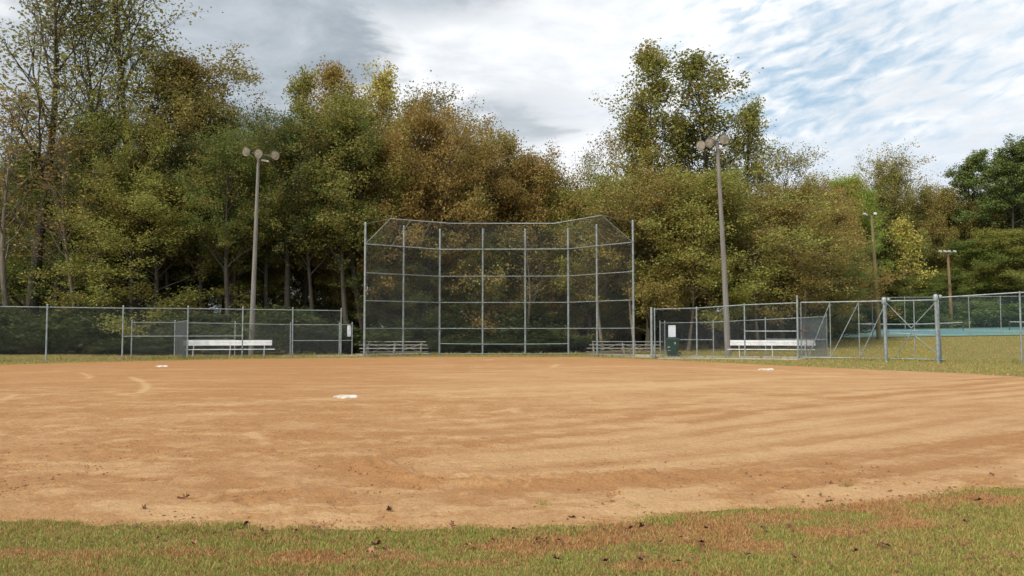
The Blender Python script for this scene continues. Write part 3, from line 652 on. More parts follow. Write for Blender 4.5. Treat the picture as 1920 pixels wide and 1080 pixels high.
# ------------------------------------------------------------------ benches
def bench(p0, p1, label, legs, flip=1):
    p0 = Vector((*p0[:2], 0)); p1 = Vector((*p1[:2], 0)); u = (p1 - p0); L = u.length; u.normalize(); bk = Vector((-u.y, u.x, 0))
    if bk.y < 0: bk = -bk
    t = thing('player_bench', label, 'bench', p0, 'dugout benches')
    c = (p0 + p1) / 2
    MB().box(c + Vector((0, 0, .47)), (L * 1.0, .26, .045), u, (0, 0, 1), .01).build('seat', M['bench_white'], t)
    for dz in (0, .155):
        MB().box(c + bk * (.30 + dz * .25) + u * (-.12 * flip) + Vector((0, 0, .76 + dz)), (L * .98, .04, .148), u, (0, 0, 1), .01).build('backrest_plank', M['bench_white'], t)
    for f_ in legs:
        q = p0 + u * (L * f_); b = MB()
        b.tube([q - bk * .08 + Vector((0, 0, .02)), q - bk * .08 + Vector((0, 0, .44))], .028, 8)
        b.tube([q + bk * .16 + Vector((0, 0, .02)), q + bk * .25 + Vector((0, 0, .5)), q + bk * .37 + Vector((0, 0, .98))], .028, 8)
        b.tube([q - bk * .12 + Vector((0, 0, .43)), q + bk * .25 + Vector((0, 0, .43))], .025, 8); b.build('leg', M['alu'], t)
bench(gnd(344, 671.5), gnd(515, 670.3), 'long white bench with backrest in the left dugout', (.10, .5, .88), 1)
bench(gnd(1364, 670.5), gnd(1528, 671.6), 'long white bench with backrest in the right dugout', (.14, .52, .90), -1)

# ------------------------------------------------------------------ bleachers
def bleacher(p0, p1, label, back_shift):
    p0 = Vector((*p0[:2], 0)); p1 = Vector((*p1[:2], 0)); u = p1 - p0; L = u.length; u.normalize(); bk = Vector((-u.y, u.x, 0))
    if bk.y < 0: bk = -bk
    t = thing('bleacher', label, 'bleachers', p0, 'spectator bleachers'); c = (p0 + p1) / 2
    for k in range(3):
        s_ = u * (back_shift * k)
        MB().box(c + s_ + bk * (.62 * k) + Vector((0, 0, .42 + .2 * k)), (L, .24, .045), u, (0, 0, 1), .01).build('seat_plank', M['bleach'], t)
        if k < 2: MB().box(c + s_ + bk * (.62 * k + .38) + Vector((0, 0, .19 + .2 * k)), (L, .24, .04), u, (0, 0, 1), .01).build('foot_plank', M['bleach'], t)
    for f_ in (.1, .5, .9):
        q = p0 + u * (L * f_) + u * back_shift * f_; b = MB()
        for k in range(3): b.tube([q + bk * (.62 * k) + Vector((0, 0, .04)), q + bk * (.62 * k) + Vector((0, 0, .40 + .2 * k))], .025, 6)
        b.tube([q - bk * .1 + Vector((0, 0, .05)), q + bk * 1.4 + Vector((0, 0, .05))], .03, 6)
        b.tube([q - bk * .02 + Vector((0, 0, .36)), q + bk * 1.26 + Vector((0, 0, .77))], .02, 6)
        b.build('support_frame', M['bleach'], t)
    for s1, s2 in ((.1, .5), (.5, .9)):
        a = p0 + u * (L * s1) + bk * 1.24; b_ = p0 + u * (L * s2) + bk * 1.24
        MB().tube([a + Vector((0, 0, .1)), b_ + Vector((0, 0, .72))], .015, 6).tube([a + Vector((0, 0, .72)), b_ + Vector((0, 0, .1))], .015, 6).build('cross_brace', M['bleach'], t)
bleacher(gnd(674, 665.8), gnd(804, 665.6), 'low three-row bleachers behind the left wing of the backstop', -.12)
bleacher(gnd(1100, 665.5), gnd(1236, 665.6), 'low three-row bleachers behind the right wing of the backstop', .2)

# ------------------------------------------------------------------ signs, bin
def sign(px0, px1, py0, py1, dist, label):
    a = at(px0, py0, dist); b = at(px1, py1, dist); c = (a + b) / 2; t = thing('fence_sign', label, 'sign', (c[0], c[1], b[2]), 'blank fence signs')
    MB().box(c, (b[0] - a[0], .012, a[2] - b[2]), (1, 0, 0), (0, 0, 1), .004).build('panel', M['sign'], t)
    cl = MB()
    for sx in (-.35, .35):
        for sz in (-.42, .42): cl.box(c + np.array([sx * (b[0] - a[0]), -.012, sz * (a[2] - b[2])]), (.03, .014, .03))
    cl.build('fixing', M['steel'], t)
sign(651.2, 658, 610, 631, LR[5][1] - .06, 'narrow blank white sign on the fence end beside the left bleachers')
sign(1253, 1267, 610, 632, RR[1][1] - .25, 'blank white sign on the fence above the green bin')
p = gnd(1261, 669.3); bx, by = p[0], p[1]
t = thing('wheelie_bin', 'dark green wheeled trash bin beneath the white sign', 'trash bin', p); ang = .25
ux = Vector((math.cos(ang), -math.sin(ang), 0)); uy = Vector((math.sin(ang), math.cos(ang), 0))
def bp(x, y, z): return Vector((bx, by, 0)) + ux * x + uy * y + Vector((0, 0, z))
b = MB(); lv = [(.03, .27, .25), (.30, .30, .30), (.62, .33, .35), (.90, .355, .38), (.96, .385, .41), (1.0, .385, .41)]
vs = []; ch = .05
for z, a, d in lv: vs += [bp(x, y, z) for x, y in ((-a, -d + ch), (-a + ch, -d), (a - ch, -d), (a, -d + ch), (a, d - ch), (a - ch, d), (-a + ch, d), (-a, d - ch))]
fs = [(i * 8 + k, i * 8 + (k + 1) % 8, (i + 1) * 8 + (k + 1) % 8, (i + 1) * 8 + k) for i in range(5) for k in range(8)] + [tuple(range(8))[::-1], tuple(range(40, 48))]
b.add(vs, fs).build('bin_body', M['bin'], t)
ld = MB(); vs = []
for z, a, d in ((1.004, .40, .43), (1.05, .40, .43), (1.12, .30, .34), (1.125, .1, .1)): vs += [bp(x, y, z) for x, y in ((-a, -d + ch), (-a + ch, -d), (a - ch, -d), (a, -d + ch), (a, d - ch), (a - ch, d), (-a + ch, d), (-a, d - ch))]
fs = [(i * 8 + k, i * 8 + (k + 1) % 8, (i + 1) * 8 + (k + 1) % 8, (i + 1) * 8 + k) for i in range(3) for k in range(8)] + [tuple(range(8))[::-1], tuple(range(24, 32))]
ld.add(vs, fs).build('lid', M['bin'], t)
MB().tube([bp(.42, -.3, 1.0), bp(.47, -.3, .97), bp(.47, .3, .97), bp(.42, .3, 1.0)], .018, 8).build('handle', M['bin'], t)
for sy in (-.30, .30):
    MB().lathe(bp(.36, sy - .03, .14), uy, [(0, .05), (0, .14), (.02, .15), (.05, .15), (.07, .14), (.07, .05)], 18).build('wheel', M['tyre'], t)
MB().box(bp(.17, -.376, .80), (.07, .006, .13), ux, (0, 0, 1)).build('sticker', M['sticker'], t)
MB().box(bp(-.19, -.352, .58), (.14, .006, .06), ux, (0, 0, 1)).box(bp(-.17, -.325, .38), (.16, .006, .03), ux, (0, 0, 1)).build('label_strip', M['sticker'], t)

# ------------------------------------------------------------------ light poles
def flood(parent, c, d, r=.275):
    d = Vector(d).normalized(); o = Vector(c) - d * .36
    h = MB().lathe(o, d, [(0, .002), (0, .09), (.14, .11), (.16, .17), (.30, r * .92), (.36, r), (.365, r * .98), (.33, r * .93), (.22, .20), (.17, .1)], 24).build('floodlight', M['lamp_metal'], parent)
    MB().lathe(o, d, [(.335, r * .90), (.345, r * .6), (.35, .12), (.352, .002)], 24).build('lens', M['lens'], h)
    MB().lathe(o, d, [(-.16, .002), (-.16, .085), (-.001, .085)], 12).build('socket', M['dark_metal'], h)
    return h
M['lens'] = simple('dusty_lens', (.20, .19, .16), (.36, .33, .28), .25, .1, 6)
# left pole
b0 = gnd(470.5, 667.2); Yp = b0[1]; tp = at(485, 290, Yp)
t = thing('light_pole', 'tall weathered light pole with three round floodlights behind the left dugout', 'light pole', b0, 'ball field light poles')
MB().tube([b0 + [0, 0, -.1], (b0 * .6 + tp * .4), tp + [0, 0, .2]], [.175, .135, .085], 14).build('pole', M['pole_grey'], t)
ar0, ar1 = at(455, 284, Yp), at(522, 295, Yp)
arm = MB().box((ar0 + ar1) / 2, (np.linalg.norm(ar1 - ar0), .12, .10), tuple(ar1 - ar0)); arm.build('cross_arm', M['dark_metal'], t)
for (x, y), dx in (((461, 284), -.25), ((484.5, 287.5), -.05), ((515.5, 291), .25)): flood(t, at(x, y, Yp - .45), (dx, -1, -.28))
bq = at(497, 301.5, Yp - .1); MB().box(bq, (.46, .16, .12), (1, 0, -.2), (.2, 0, 1), .02).build('ballast_box', M['ballast'], t)
# right pole
b0 = gnd(1365.5, 669.5); Yp = b0[1]; tp = at(1345, 274, Yp)
t = thing('light_pole', 'tall leaning brown light pole with clustered floodlights behind the right dugout', 'light pole', b0, 'ball field light poles')
MB().tube([b0 + [0, 0, -.1], (b0 * .6 + tp * .4) + [.03, 0, 0], tp + [0, 0, .1]], [.19, .15, .105], 14).build('pole', M['pole_brown_grey'] if 'pole_brown_grey' in M else M['pole_grey'], t)
ar0, ar1 = at(1318, 279, Yp), at(1366, 265, Yp)
MB().box((ar0 + ar1) / 2, (np.linalg.norm(ar1 - ar0), .12, .10), tuple(ar1 - ar0)).build('cross_arm', M['dark_metal'], t)
flood(t, at(1314, 272.5, Yp - .55), (-.75, -1, -.25), .29); flood(t, at(1330, 267.5, Yp - .4), (-.25, -1, -.3), .27); flood(t, at(1357.5, 261, Yp - .4), (-.1, -1, -.2), .29); flood(t, at(1345, 262, Yp + .35), (.9, -.2, -.2), .26)
bq = at(1356, 277.5, Yp - .1); MB().box(bq, (.5, .16, .12), (1, 0, 0), (0, 0, 1), .02).build('ballast_box', M['ballast'], t)
# wooden pole at the near court edge
def small_lamp(t, c, d):
    h = MB().box(c, (.34, .26, .18), d, (0, 0, 1), .04).build('lamp', M['ballast'], t); return h
x, y, z = gx(1647, 70.5); tp = at(1634, 404, 70.5)
t = thing('court_light_pole', 'mossy wooden pole with two small lamps beside the tennis court', 'light pole', (x, y, z), 'tennis court light poles')
MB().tube([(x, y, z - .1), ((x + tp[0]) / 2 + .03, y, (z + tp[2]) / 2), tp], [.20, .15, .11], 12).build('pole', M['pole_green'], t)
MB().tube([at(1622, 402, 70.5), at(1624, 405.5, 70.5), at(1629, 407.5, 70.5), at(1636, 407.5, 70.5), at(1640, 405, 70.5), at(1641, 400, 70.5)], .035, 8).build('lamp_bracket', M['dark_metal'], t)
small_lamp(t, at(1622, 402, 70.4), (1, .3, -.3)); small_lamp(t, at(1641, 400.5, 70.4), (.3, 1, .3))
x, y, z = gx(1784, 111); tp = at(1777, 470, 111)
t = thing('court_light_pole', 'brown wooden pole with a row of small lamps at the far court edge', 'light pole', (x, y, z), 'tennis court light poles')
MB().tube([(x, y, z - .1), tp], [.24, .14], 12).build('pole', M['pole_brown'], t)
MB().box(at(1777, 473, 110.8), (2.1, .1, .1)).build('cross_arm', M['bark_pale'], t)
for q in (1763, 1772, 1780, 1790): MB().box(at(q, 471.5, 110.5), (.42, .3, .26), (1, .2, -.2), (0, 0, 1), .05).build('lamp', M['alu'], t)

# ------------------------------------------------------------------ tennis court
cu = np.array([.994, .107]); cv = np.array([-.107, .994]); c0 = np.array([17.0, 73.0])
def cp(u, v, dz=0): p = c0 + cu * u + cv * v; return (p[0], p[1], float(hgt(*p)) + dz)
def court_sheet(name, u0, u1, v0, v1, dz, m):
    nu, nv = max(1, int((u1 - u0) / 2)), max(1, int((v1 - v0) / 2)); vs = [cp(u0 + (u1 - u0) * i / nu, v0 + (v1 - v0) * j / nv, dz) for j in range(nv + 1) for i in range(nu + 1)]
    fs = [(j * (nu + 1) + i, j * (nu + 1) + i + 1, (j + 1) * (nu + 1) + i + 1, (j + 1) * (nu + 1) + i) for j in range(nv) for i in range(nu)]
    return tag(MB().add(vs, fs).build(name, m), kind='structure')
court_sheet('tennis_court', 0, 62, 0, 37, .05, M['court'])
for k, u in enumerate((6.5, 25, 43.5)):
    court_sheet('court_playing_area', u, u + 10.97, 6.5, 30.3, .058, M['court_blue'])
    for (a, b, c, d) in ((u, u + .1, 6.5, 30.3), (u + 10.87, u + 10.97, 6.5, 30.3), (u, u + 10.97, 6.5, 6.6), (u, u + 10.97, 30.2, 30.3), (u + 1.4, u + 9.6, 12, 12.1), (u + 1.4, u + 9.6, 24.7, 24.8)):
        court_sheet('court_line', a, b, c, d, .066, M['line'])
    n0 = cp(u - .9, 18.4, 0); n1 = cp(u + 11.9, 18.4, 0)
    t = thing('tennis_net', ('tennis net at the left end of the courts', 'tennis net on the middle court', 'tennis net on the right-hand court')[k], 'tennis net', n0, 'tennis nets')
    P = [np.array(n0) * (1 - f_) + np.array(n1) * f_ for f_ in np.linspace(0, 1, 9)]; H_ = [1.07 - .13 * math.sin(math.pi * f_) for f_ in np.linspace(0, 1, 9)]
    for q in (P[0], P[-1]): MB().tube([q, q + [0, 0, 1.12]], .05, 8).build('net_post', M['net_black'], t)
    bnd = MB()
    for i in range(8):
        a, b_ = P[i], P[i + 1]; bnd.add([(*a[:2], a[2] + H_[i] - .12), (*b_[:2], b_[2] + H_[i + 1] - .12), (*b_[:2], b_[2] + H_[i + 1]), (*a[:2], a[2] + H_[i])], [(0, 1, 2, 3)])
    bnd.build('net_band', M['net_band'], t)
    nt_ = MB()
    for i in range(8): nt_.link_net(P[i], P[i + 1], .1, H_[i] - .08, .1, H_[i + 1] - .08, .12, .006, 2)
    nt_.build('net_mesh', M['net_black'], t)
for lab, e0, e1, nn, mid_ in (('tall green chain link fence along the near side of the tennis courts', (0, 0), (62, 0), 20, ()), ('tall green chain link fence along the far side of the tennis courts', (0, 37), (62, 37), 20, ((14, 16, 1.9),)),
                        ('tall green chain link fence closing the left end of the tennis courts', (0, 0), (0, 37), 12, ())):
    P = [(*cp(e0[0] + (e1[0] - e0[0]) * i / nn, e0[1] + (e1[1] - e0[1]) * i / nn), 3.6) for i in range(nn + 1)]
    t = thing('court_fence', lab, 'fence', P[0][:3], 'tennis court fences')
    fence_run(t, P, .04, .03, mids=mid_, sp_=.11, wr=.004, wm='wire_green', extra=0)
# small red flag tied to the court fence
x, y, z = gx(1270, 71.5); q = at(1271, 590, 71.5)
t = thing('marker_flag', 'tiny red and white flag on a thin stake before the left court fence', 'flag', (x, y, z))
MB().tube([(x, y, z - .05), (x, y, q[2] + .3)], .018, 6).build('stake', M['steel'], t)
MB().add([(x, y, q[2] - .25), (x + .18, y + .05, q[2] - .1), (x + .30, y, q[2] + .22), (x, y, q[2] + .3), (x + .01, y + .03, q[2])], [(0, 1, 2, 3)]).build('cloth', M['red'], t)

# ------------------------------------------------------------------ trees
class Limbs:
    def __init__(s): s.V = []; s.F = []; s.n = 0
    def tube(s, P, rr, k):
        P = np.asarray(P); n = len(P); d = np.gradient(P, axis=0); d /= np.linalg.norm(d, axis=1)[:, None] + 1e-9
        ref = np.where(np.abs(d[:, 2:3]) < .9, [[0, 0, 1.]], [[1., 0, 0]]); a = np.cross(d, ref); a /= np.linalg.norm(a, axis=1)[:, None] + 1e-9; b = np.cross(d, a)
        t = np.arange(k) * 2 * math.pi / k
        V = P[:, None] + (a[:, None] * np.cos(t)[None, :, None] + b[:, None] * np.sin(t)[None, :, None]) * np.asarray(rr)[:, None, None]
        i = np.arange(n - 1)[:, None] * k; j = np.arange(k)[None]; j2 = (j + 1) % k
        Fq = np.stack([i + j, i + j2, i + k + j2, i + k + j], -1).reshape(-1, 4) + s.n
        s.V.append(V.reshape(-1, 3)); s.F.append(Fq); s.n += n * k
    def mesh(s, name, m): return np_mesh(name, np.concatenate(s.V), np.concatenate(s.F), True, m)
def unit(v): return v / (np.linalg.norm(v) + 1e-9)
def turn(d, ang, r):
    p = unit(np.cross(d, r.normal(size=3))); return unit(d * math.cos(ang) + p * math.sin(ang))
def path(p, d, L, n, wob, lift, r):
    out = [p]; 
    for i in range(n):
        d = unit(d + r.normal(size=3) * wob + np.array([0, 0, lift])); p = p + d * (L / n); out.append(p)
    return np.array(out), d
def make_leaves(name, cen, per, sig, size, r, m, flat=0.0, droop=0.0):
    n = len(cen) * per; c = np.repeat(cen, per, 0) + r.normal(size=(n, 3)) * sig * np.array([1, 1, .75 - flat * .4])
    a = r.normal(size=(n, 3)); a[:, 2] -= droop; a /= np.linalg.norm(a, axis=1)[:, None]
    nn = r.normal(size=(n, 3)) + [0, 0, .7 + flat]; b = np.cross(nn, a); b /= np.linalg.norm(b, axis=1)[:, None] + 1e-9
    s = size * r.uniform(.55, 1.35, n)[:, None]; a = a * s * .5; b = b * s * .33; k = np.cross(a, b); k /= np.linalg.norm(k, axis=1)[:, None] + 1e-9; k = k * s * .12
    V = np.stack([c - a, c + b + k, c + a, c - b + k], 1).reshape(-1, 3)
    Fq = (np.arange(n) * 4)[:, None] + np.arange(4)
    return np_mesh(name, V, Fq, False, m)

def prototype(kind, seed):
    """returns (trunk mesh, crown mesh, height)"""
    r = np.random.RandomState(seed); L = Limbs(); tips = []
    P = dict(
        broad=dict(H=15, base=.10, spread=5.6, n=34, ang=1.05, lift=.06, r0=.26, per=56, sig=.34, size=.17, kids=5, peak=.42, m='leaf'),
        oval=dict(H=20, base=.22, spread=4.3, n=40, ang=.85, lift=.10, r0=.27, per=48, sig=.34, size=.17, kids=5, peak=.42, m='leaf'),
        high=dict(H=22, base=.38, spread=5.0, n=30, ang=.85, lift=.10, r0=.30, per=36, sig=.33, size=.17, kids=5, peak=.6, m='leaf'),
        upright=dict(H=22, base=.20, spread=4.3, n=40, ang=.72, lift=.17, r0=.24, per=12, sig=.27, size=.19, kids=5, peak=.35, m='leaf'),
        sparse=dict(H=24, base=.34, spread=5.2, n=24, ang=.62, lift=.10, r0=.30, per=9, sig=.36, size=.19, kids=5, peak=.62, m='leaf'),
        bare=dict(H=20, base=.35, spread=4.0, n=26, ang=.6, lift=.10, r0=.17, per=2, sig=.35, size=.22, kids=5, peak=.6, m='leaf'),
        pine=dict(H=28, base=.30, spread=5.0, n=40, ang=1.25, lift=.05, r0=.36, per=44, sig=.34, size=.24, kids=4, peak=.68, m='needle'),
        young=dict(H=12, base=.12, spread=1.9, n=26, ang=.8, lift=.08, r0=.08, per=7, sig=.30, size=.26, kids=3, peak=.4, m='leaf_green'),
        shrub=dict(H=3.2, base=.0, spread=2.0, n=26, ang=.9, lift=.04, r0=.05, per=16, sig=.26, size=.20, kids=3, peak=.35, m='leaf_green'))[kind]
    H = P['H']; nt = 10; lean = r.normal(size=2) * (.03 if kind in ('pine', 'upright', 'shrub') else .06)
    fork = kind in ('broad', 'high', 'sparse') 
    tr = np.array([[lean[0] * H * f + math.sin(f * 5 + seed) * .012 * H, lean[1] * H * f + math.cos(f * 4 + seed * 2) * .012 * H, H * f * .97] for f in np.linspace(0, 1, nt + 1)])
    tr -= tr[0] * [1, 1, 0]; rad = P['r0'] * (1 - np.linspace(0, 1, nt + 1) * .93); rad[0] *= 1.45
    L.tube(np.concatenate([[tr[0] - [0, 0, .3]], tr]), np.concatenate([[rad[0] * 1.15], rad]), 8)
    for i in range(P['n']):
        f = P['base'] + (1 - P['base']) * ((i + r.rand() * .8) / P['n']) ** .9; f = min(f, .985)
        q = f * nt; k = int(q); p = tr[k] * (1 - q + k) + tr[min(k + 1, nt)] * (q - k)
        g = (f - P['base']) / (1 - P['base'])
        prof = math.sqrt(max(.02, 1 - ((g - P['peak'] * .75) / (1.03 - P['peak'] * .75 if g > P['peak'] * .75 else .75 + P['peak'] * .3)) ** 2))
        if kind == 'upright': prof = (.22 + .9 * (1 - g) ** .8) * (.5 + .5 * min(1, g / .15)) * r.choice([.7, 1, 1.15])
        if kind == 'pine': prof *= r.choice([.55, .8, 1.1])
        Lb = P['spread'] * prof * r.uniform(.65, 1.25); t = i * 2.4 + r.normal() * .4
        an = P['ang'] * (1.15 - .55 * f) * r.uniform(.8, 1.2)
        d = np.array([math.cos(t) * math.sin(an), math.sin(t) * math.sin(an), math.cos(an)]); rb = max(.02, P['r0'] * (1 - f * .8) * .42)
        pts, de = path(p, d, Lb, 5, .12, P['lift'] * .6, r); L.tube(pts, np.linspace(rb, rb * .35, 6), 5)
        for j in range(P['kids']):
            u = .3 + .7 * (j + r.rand()) / P['kids']; q2 = u * 5; k2 = min(4, int(q2)); p2 = pts[k2] * (1 - q2 + k2) + pts[k2 + 1] * (q2 - k2)
            d2 = turn(unit(pts[k2 + 1] - pts[k2]), r.uniform(.4, .95), r); L2 = Lb * r.uniform(.28, .55) + .3
            pts2, _ = path(p2, d2, L2, 3, .16, P['lift'], r); L.tube(pts2, np.linspace(rb * .42, rb * .14 + .004, 4), 3)
            for m_ in range(3):
                u3 = .25 + .75 * (m_ + r.rand()) / 3; k3 = min(2, int(u3 * 3)); p3 = pts2[k3] * (1 - u3 * 3 + k3) + pts2[k3 + 1] * (u3 * 3 - k3)
                pts3, _ = path(p3, turn(unit(pts2[k3 + 1] - pts2[k3]), r.uniform(.3, .9), r), L2 * r.uniform(.35, .6) + .15, 2, .2, P['lift'], r)
                L.tube(pts3, [rb * .16 + .004, .006, .004], 3); tips.append(pts3[1]); tips.append(pts3[2])
        tips.append(pts[-1])
    tips = np.array(tips)
    if kind in ('broad', 'oval', 'high', 'pine'):           # gaps: drop the leaves of whole boughs here and there
        cl = vnoise(tips[:, 0] + 50 + seed, tips[:, 2] + tips[:, 1] * .7 + 40, .55, 2); tips = tips[cl > .30]
    if kind == 'upright':
        cl = vnoise(tips[:, 0] + 50 + seed, tips[:, 2] + tips[:, 1] * .7 + 40, 1.5, 2); tips = tips[cl > .31]
    top_z = float(np.percentile(tips[:, 2], 99.3)) + P['sig']; rad_ = float(np.percentile(np.hypot(tips[:, 0], tips[:, 1]), 90)) + P['sig'] * .5
    return L.mesh(kind + '_trunk', M['bark_pale' if kind in ('young', 'bare') else 'bark']), make_leaves(kind + '_crown', tips, P['per'], P['sig'], P['size'], r, M[P['m']], .6 if kind == 'pine' else 0, .3), top_z, rad_
PROTO = {}
for kind, n in (('broad', 4), ('oval', 4), ('high', 3), ('upright', 3), ('sparse', 3), ('bare', 2), ('pine', 2), ('young', 1), ('shrub', 3)):
    PROTO[kind] = [prototype(kind, 11 * (i + 1) + len(kind)) for i in range(n)]
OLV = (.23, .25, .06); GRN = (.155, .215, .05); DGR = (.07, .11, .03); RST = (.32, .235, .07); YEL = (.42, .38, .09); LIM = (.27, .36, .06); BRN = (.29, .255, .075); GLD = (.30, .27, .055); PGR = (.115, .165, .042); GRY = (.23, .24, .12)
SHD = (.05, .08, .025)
tr_rs = np.random.RandomState(99)
def tree(kind, px, dist, top, width, col, label, group=None, var=None, rot=None, zoff=0, name='tree', cat='tree', lean=None):
    """base under image column px at distance dist; crown top at image row top; width in image px at that distance"""
    protos = PROTO[kind]; T_, Cr, H, rad_ = protos[tr_rs.randint(len(protos)) if var is None else var % len(protos)]
    x, y, z = gx(px, dist); z += zoff; Ht = at(px, top, dist)[2] - z; s = Ht / H
    sp_ = rad_ * 2 * F / dist
    sx = width / sp_ if width else s
    t = thing(name, label, cat, (x, y, z), group); t.scale = (sx, sx, s); t.rotation_euler = (*(lean or (0, 0)), tr_rs.rand() * 6.28 if rot is None else rot)
    a = link('stems' if kind == 'shrub' else 'trunk', T_, t); c = link('foliage' if kind == 'shrub' else 'crown', Cr, t)
    j = tr_rs.uniform(.85, 1.18); c.color = (*[v * j for v in col], 1); return t

# --- the named front trees, left to right
tree('sparse', 60, 62, -130, 330, GRY, 'very tall thin-leaved tree at the far left edge of the wood', var=0, rot=.4)
tree('sparse', 215, 60, -70, 300, OLV, 'tall forked tree with open dark branches against the sky, left part of the wood', var=1, rot=2.0, lean=(0, .10))
tree('oval', 345, 64, 100, 270, BRN, 'round-crowned olive and rust tree right of the tall open tree', var=0)
tree('sparse', 275, 63, -130, 270, OLV, 'tall golden-green tree leaning into the open sky at the left', var=0)
tree('bare', 25, 58, 150, 260, RST, 'grey twiggy half-bare tree low at the far left edge', var=0)
tree('bare', 150, 59, 250, 230, RST, 'reddish twiggy tree low in front of the left wood', var=1)
tree('broad', 290, 60, 330, 330, OLV, 'yellow-brown arching tree in front of the left wood', var=1)
tree('broad', 100, 64, 260, 330, GRN, 'olive tree filling the wood beneath the tall left trees', var=2)
tree('high', 455, 66, 205, 190, GRN, 'green tree behind the left light pole', var=1)
tree('high', 540, 60, 215, 200, DGR, 'dark green tree with a black trunk right of the left light pole', var=2, rot=1.0)
tree('high', 430, 62, 330, 180, DGR, 'dark low-crowned tree left of the left light pole', var=0, rot=3.0)
tree('upright', 572, 66, 122, 130, OLV, 'pointed olive tree, first peak right of the left light pole', var=0)
tree('upright', 635, 66, 120, 130, RST, 'pointed orange-leaved tree, second peak right of the left light pole', var=1)
tree('upright', 705, 67, 130, 140, YEL, 'yellow-topped tree above the left wing of the backstop', var=2)
tree('oval', 690, 62, 185, 260, OLV, 'grey-green tree behind the left wing of the backstop', var=1)
tree('sparse', 820, 70, 165, 180, GRY, 'thin dark-twigged tree breaking the skyline left of the backstop centre', var=2)
tree('sparse', 760, 69, 170, 150, OLV, 'thin olive tree on the skyline between yellow and dark tops', var=0)
tree('broad', 800, 63, 200, 300, RST, 'orange-brown tree above the left half of the backstop', var=3)
tree('broad', 905, 64, 245, 280, BRN, 'rusty brown tree above the centre of the backstop', var=0, rot=2.2)
tree('broad', 1010, 65, 288, 260, RST, 'orange tree above the right centre of the backstop', var=1, rot=4.0)
tree('bare', 880, 72, 215, 140, GRY, 'bare-topped tree on the skyline over the backstop centre', var=0, rot=2)
tree('bare', 945, 72, 245, 130, GRY, 'bare-topped small tree right of the backstop centre skyline', var=1, rot=3)
tree('bare', 1000, 74, 275, 130, GRY, 'bare grey tree low on the skyline gap', var=0, rot=5)
tree('bare', 1075, 74, 270, 130, GRY, 'bare grey tree in the skyline gap left of the tall trees', var=1, rot=1)
tree('bare', 1150, 70, 240, 130, RST, 'bare twiggy tree just left of the tall right-hand trees', var=0, rot=4)
tree('broad', 1100, 63, 330, 260, OLV, 'olive-brown tree behind the right wing of the backstop', var=2, rot=1)
tree('upright', 1246, 66, 92, 175, OLV, 'tallest pointed tree of the right-hand clump, left peak', var=0, rot=2.5)
tree('upright', 1326, 67, 95, 170, OLV, 'tall pointed tree of the right-hand clump, right peak', var=1, rot=.6)
tree('upright', 1288, 69, 215, 110, OLV, 'pointed tree filling the notch behind the twin tall peaks', var=2, rot=.3)
tree('upright', 1195, 65, 190, 120, GLD, 'gold-green shoulder of the right-hand clump, left of its tallest peak', var=2, rot=3.6)
tree('upright', 1402, 68, 190, 120, OLV, 'smaller pointed tree right of the twin tall peaks', var=2, rot=1.6)
tree('sparse', 1440, 70, 270, 160, GRY, 'thin twiggy tree sloping down from the right-hand clump', var=1, rot=5)
tree('broad', 1215, 60, 320, 290, BRN, 'broad brown-leaved tree behind the green bin', var=3, rot=2)
tree('broad', 1340, 61, 325, 330, OLV, 'broad olive tree behind the right light pole', var=0, rot=5.2)
tree('broad', 1465, 63, 335, 280, BRN, 'broad brown-olive tree above the right dugout bench', var=1, rot=1.2)
tree('broad', 1545, 72, 345, 200, RST, 'rust-coloured tree left of the mossy court pole', var=2, rot=3.2)
for px_b, top_b, d_b in ((980, 420, 60), (1130, 380, 60), (1190, 400, 59), (1290, 430, 58.5), (1420, 420, 59), (1500, 440, 61)):
    tree('bare', px_b, d_b, top_b, 130, BRN, 'thin pale-twigged small tree in front of the broad brown crowns', 'pale twiggy small trees', var=int(px_b) % 2)
for px_b, d_b, k_b in ((250, 59, 0), (385, 60, 1), (435, 58, 2), (505, 62, 0), (590, 61, 1), (655, 60, 2), (330, 63, 1), (180, 61, 2)):
    tree('high', px_b, d_b, 200 + (px_b * 7) % 60, 170, (OLV, DGR, GRN)[k_b], 'tall tree with bare dark lower trunk just behind the left fence thicket', 'dark-trunked trees behind the left fence', var=k_b)
# --- beyond the tennis court
tree('oval', 1603, 112, 328, 115, LIM, 'bright lime green tree beyond the tennis court', var=2)
tree('sparse', 1695, 122, 270, 150, BRN, 'thin-topped tall tree with reddish broken trunk beyond the court', var=2, rot=1)
tree('young', 1712, 114, 400, 75, YEL, 'slender yellow-leaved young tree between the two wooden court poles', var=0)
tree('young', 1735, 118, 520, 70, YEL, 'low yellow sapling right of the slender yellow tree', var=0, rot=2)
tree('broad', 1660, 124, 310, 140, OLV, 'olive tree behind the mossy court pole', var=3)
tree('oval', 1655, 121, 400, 120, DGR, 'dark tree standing low behind the mossy court pole', var=1)
tree('broad', 1765, 124, 350, 150, BRN, 'brown-green tree behind the far court pole', var=0)
tree('bare', 1750, 119, 440, 110, GRY, 'leafless grey tree beside the far court pole', var=1)
tree('pine', 1835, 122, 285, 130, PGR, 'dark green pine, left of the three pines at the right edge', 'pines at the right edge', var=0)
tree('pine', 1885, 119, 268, 150, PGR, 'tallest dark green pine near the right edge', 'pines at the right edge', var=1)
tree('pine', 1945, 123, 262, 150, PGR, 'dark green pine cut by the right frame edge', 'pines at the right edge', var=0, rot=2)
tree('oval', 1585, 118, 400, 120, GRN, 'green tree low beyond the court, left of the mossy pole', var=3)
tree('pine', 1535, 150, 335, 70, PGR, 'small distant pine top above the rust-coloured tree', var=1)
tree('oval', 1830, 116, 450, 170, GRN, 'green tree in front of the pines', var=0)
tree('oval', 1905, 115, 430, 150, OLV, 'olive tree in front of the right-edge pines', var=2)
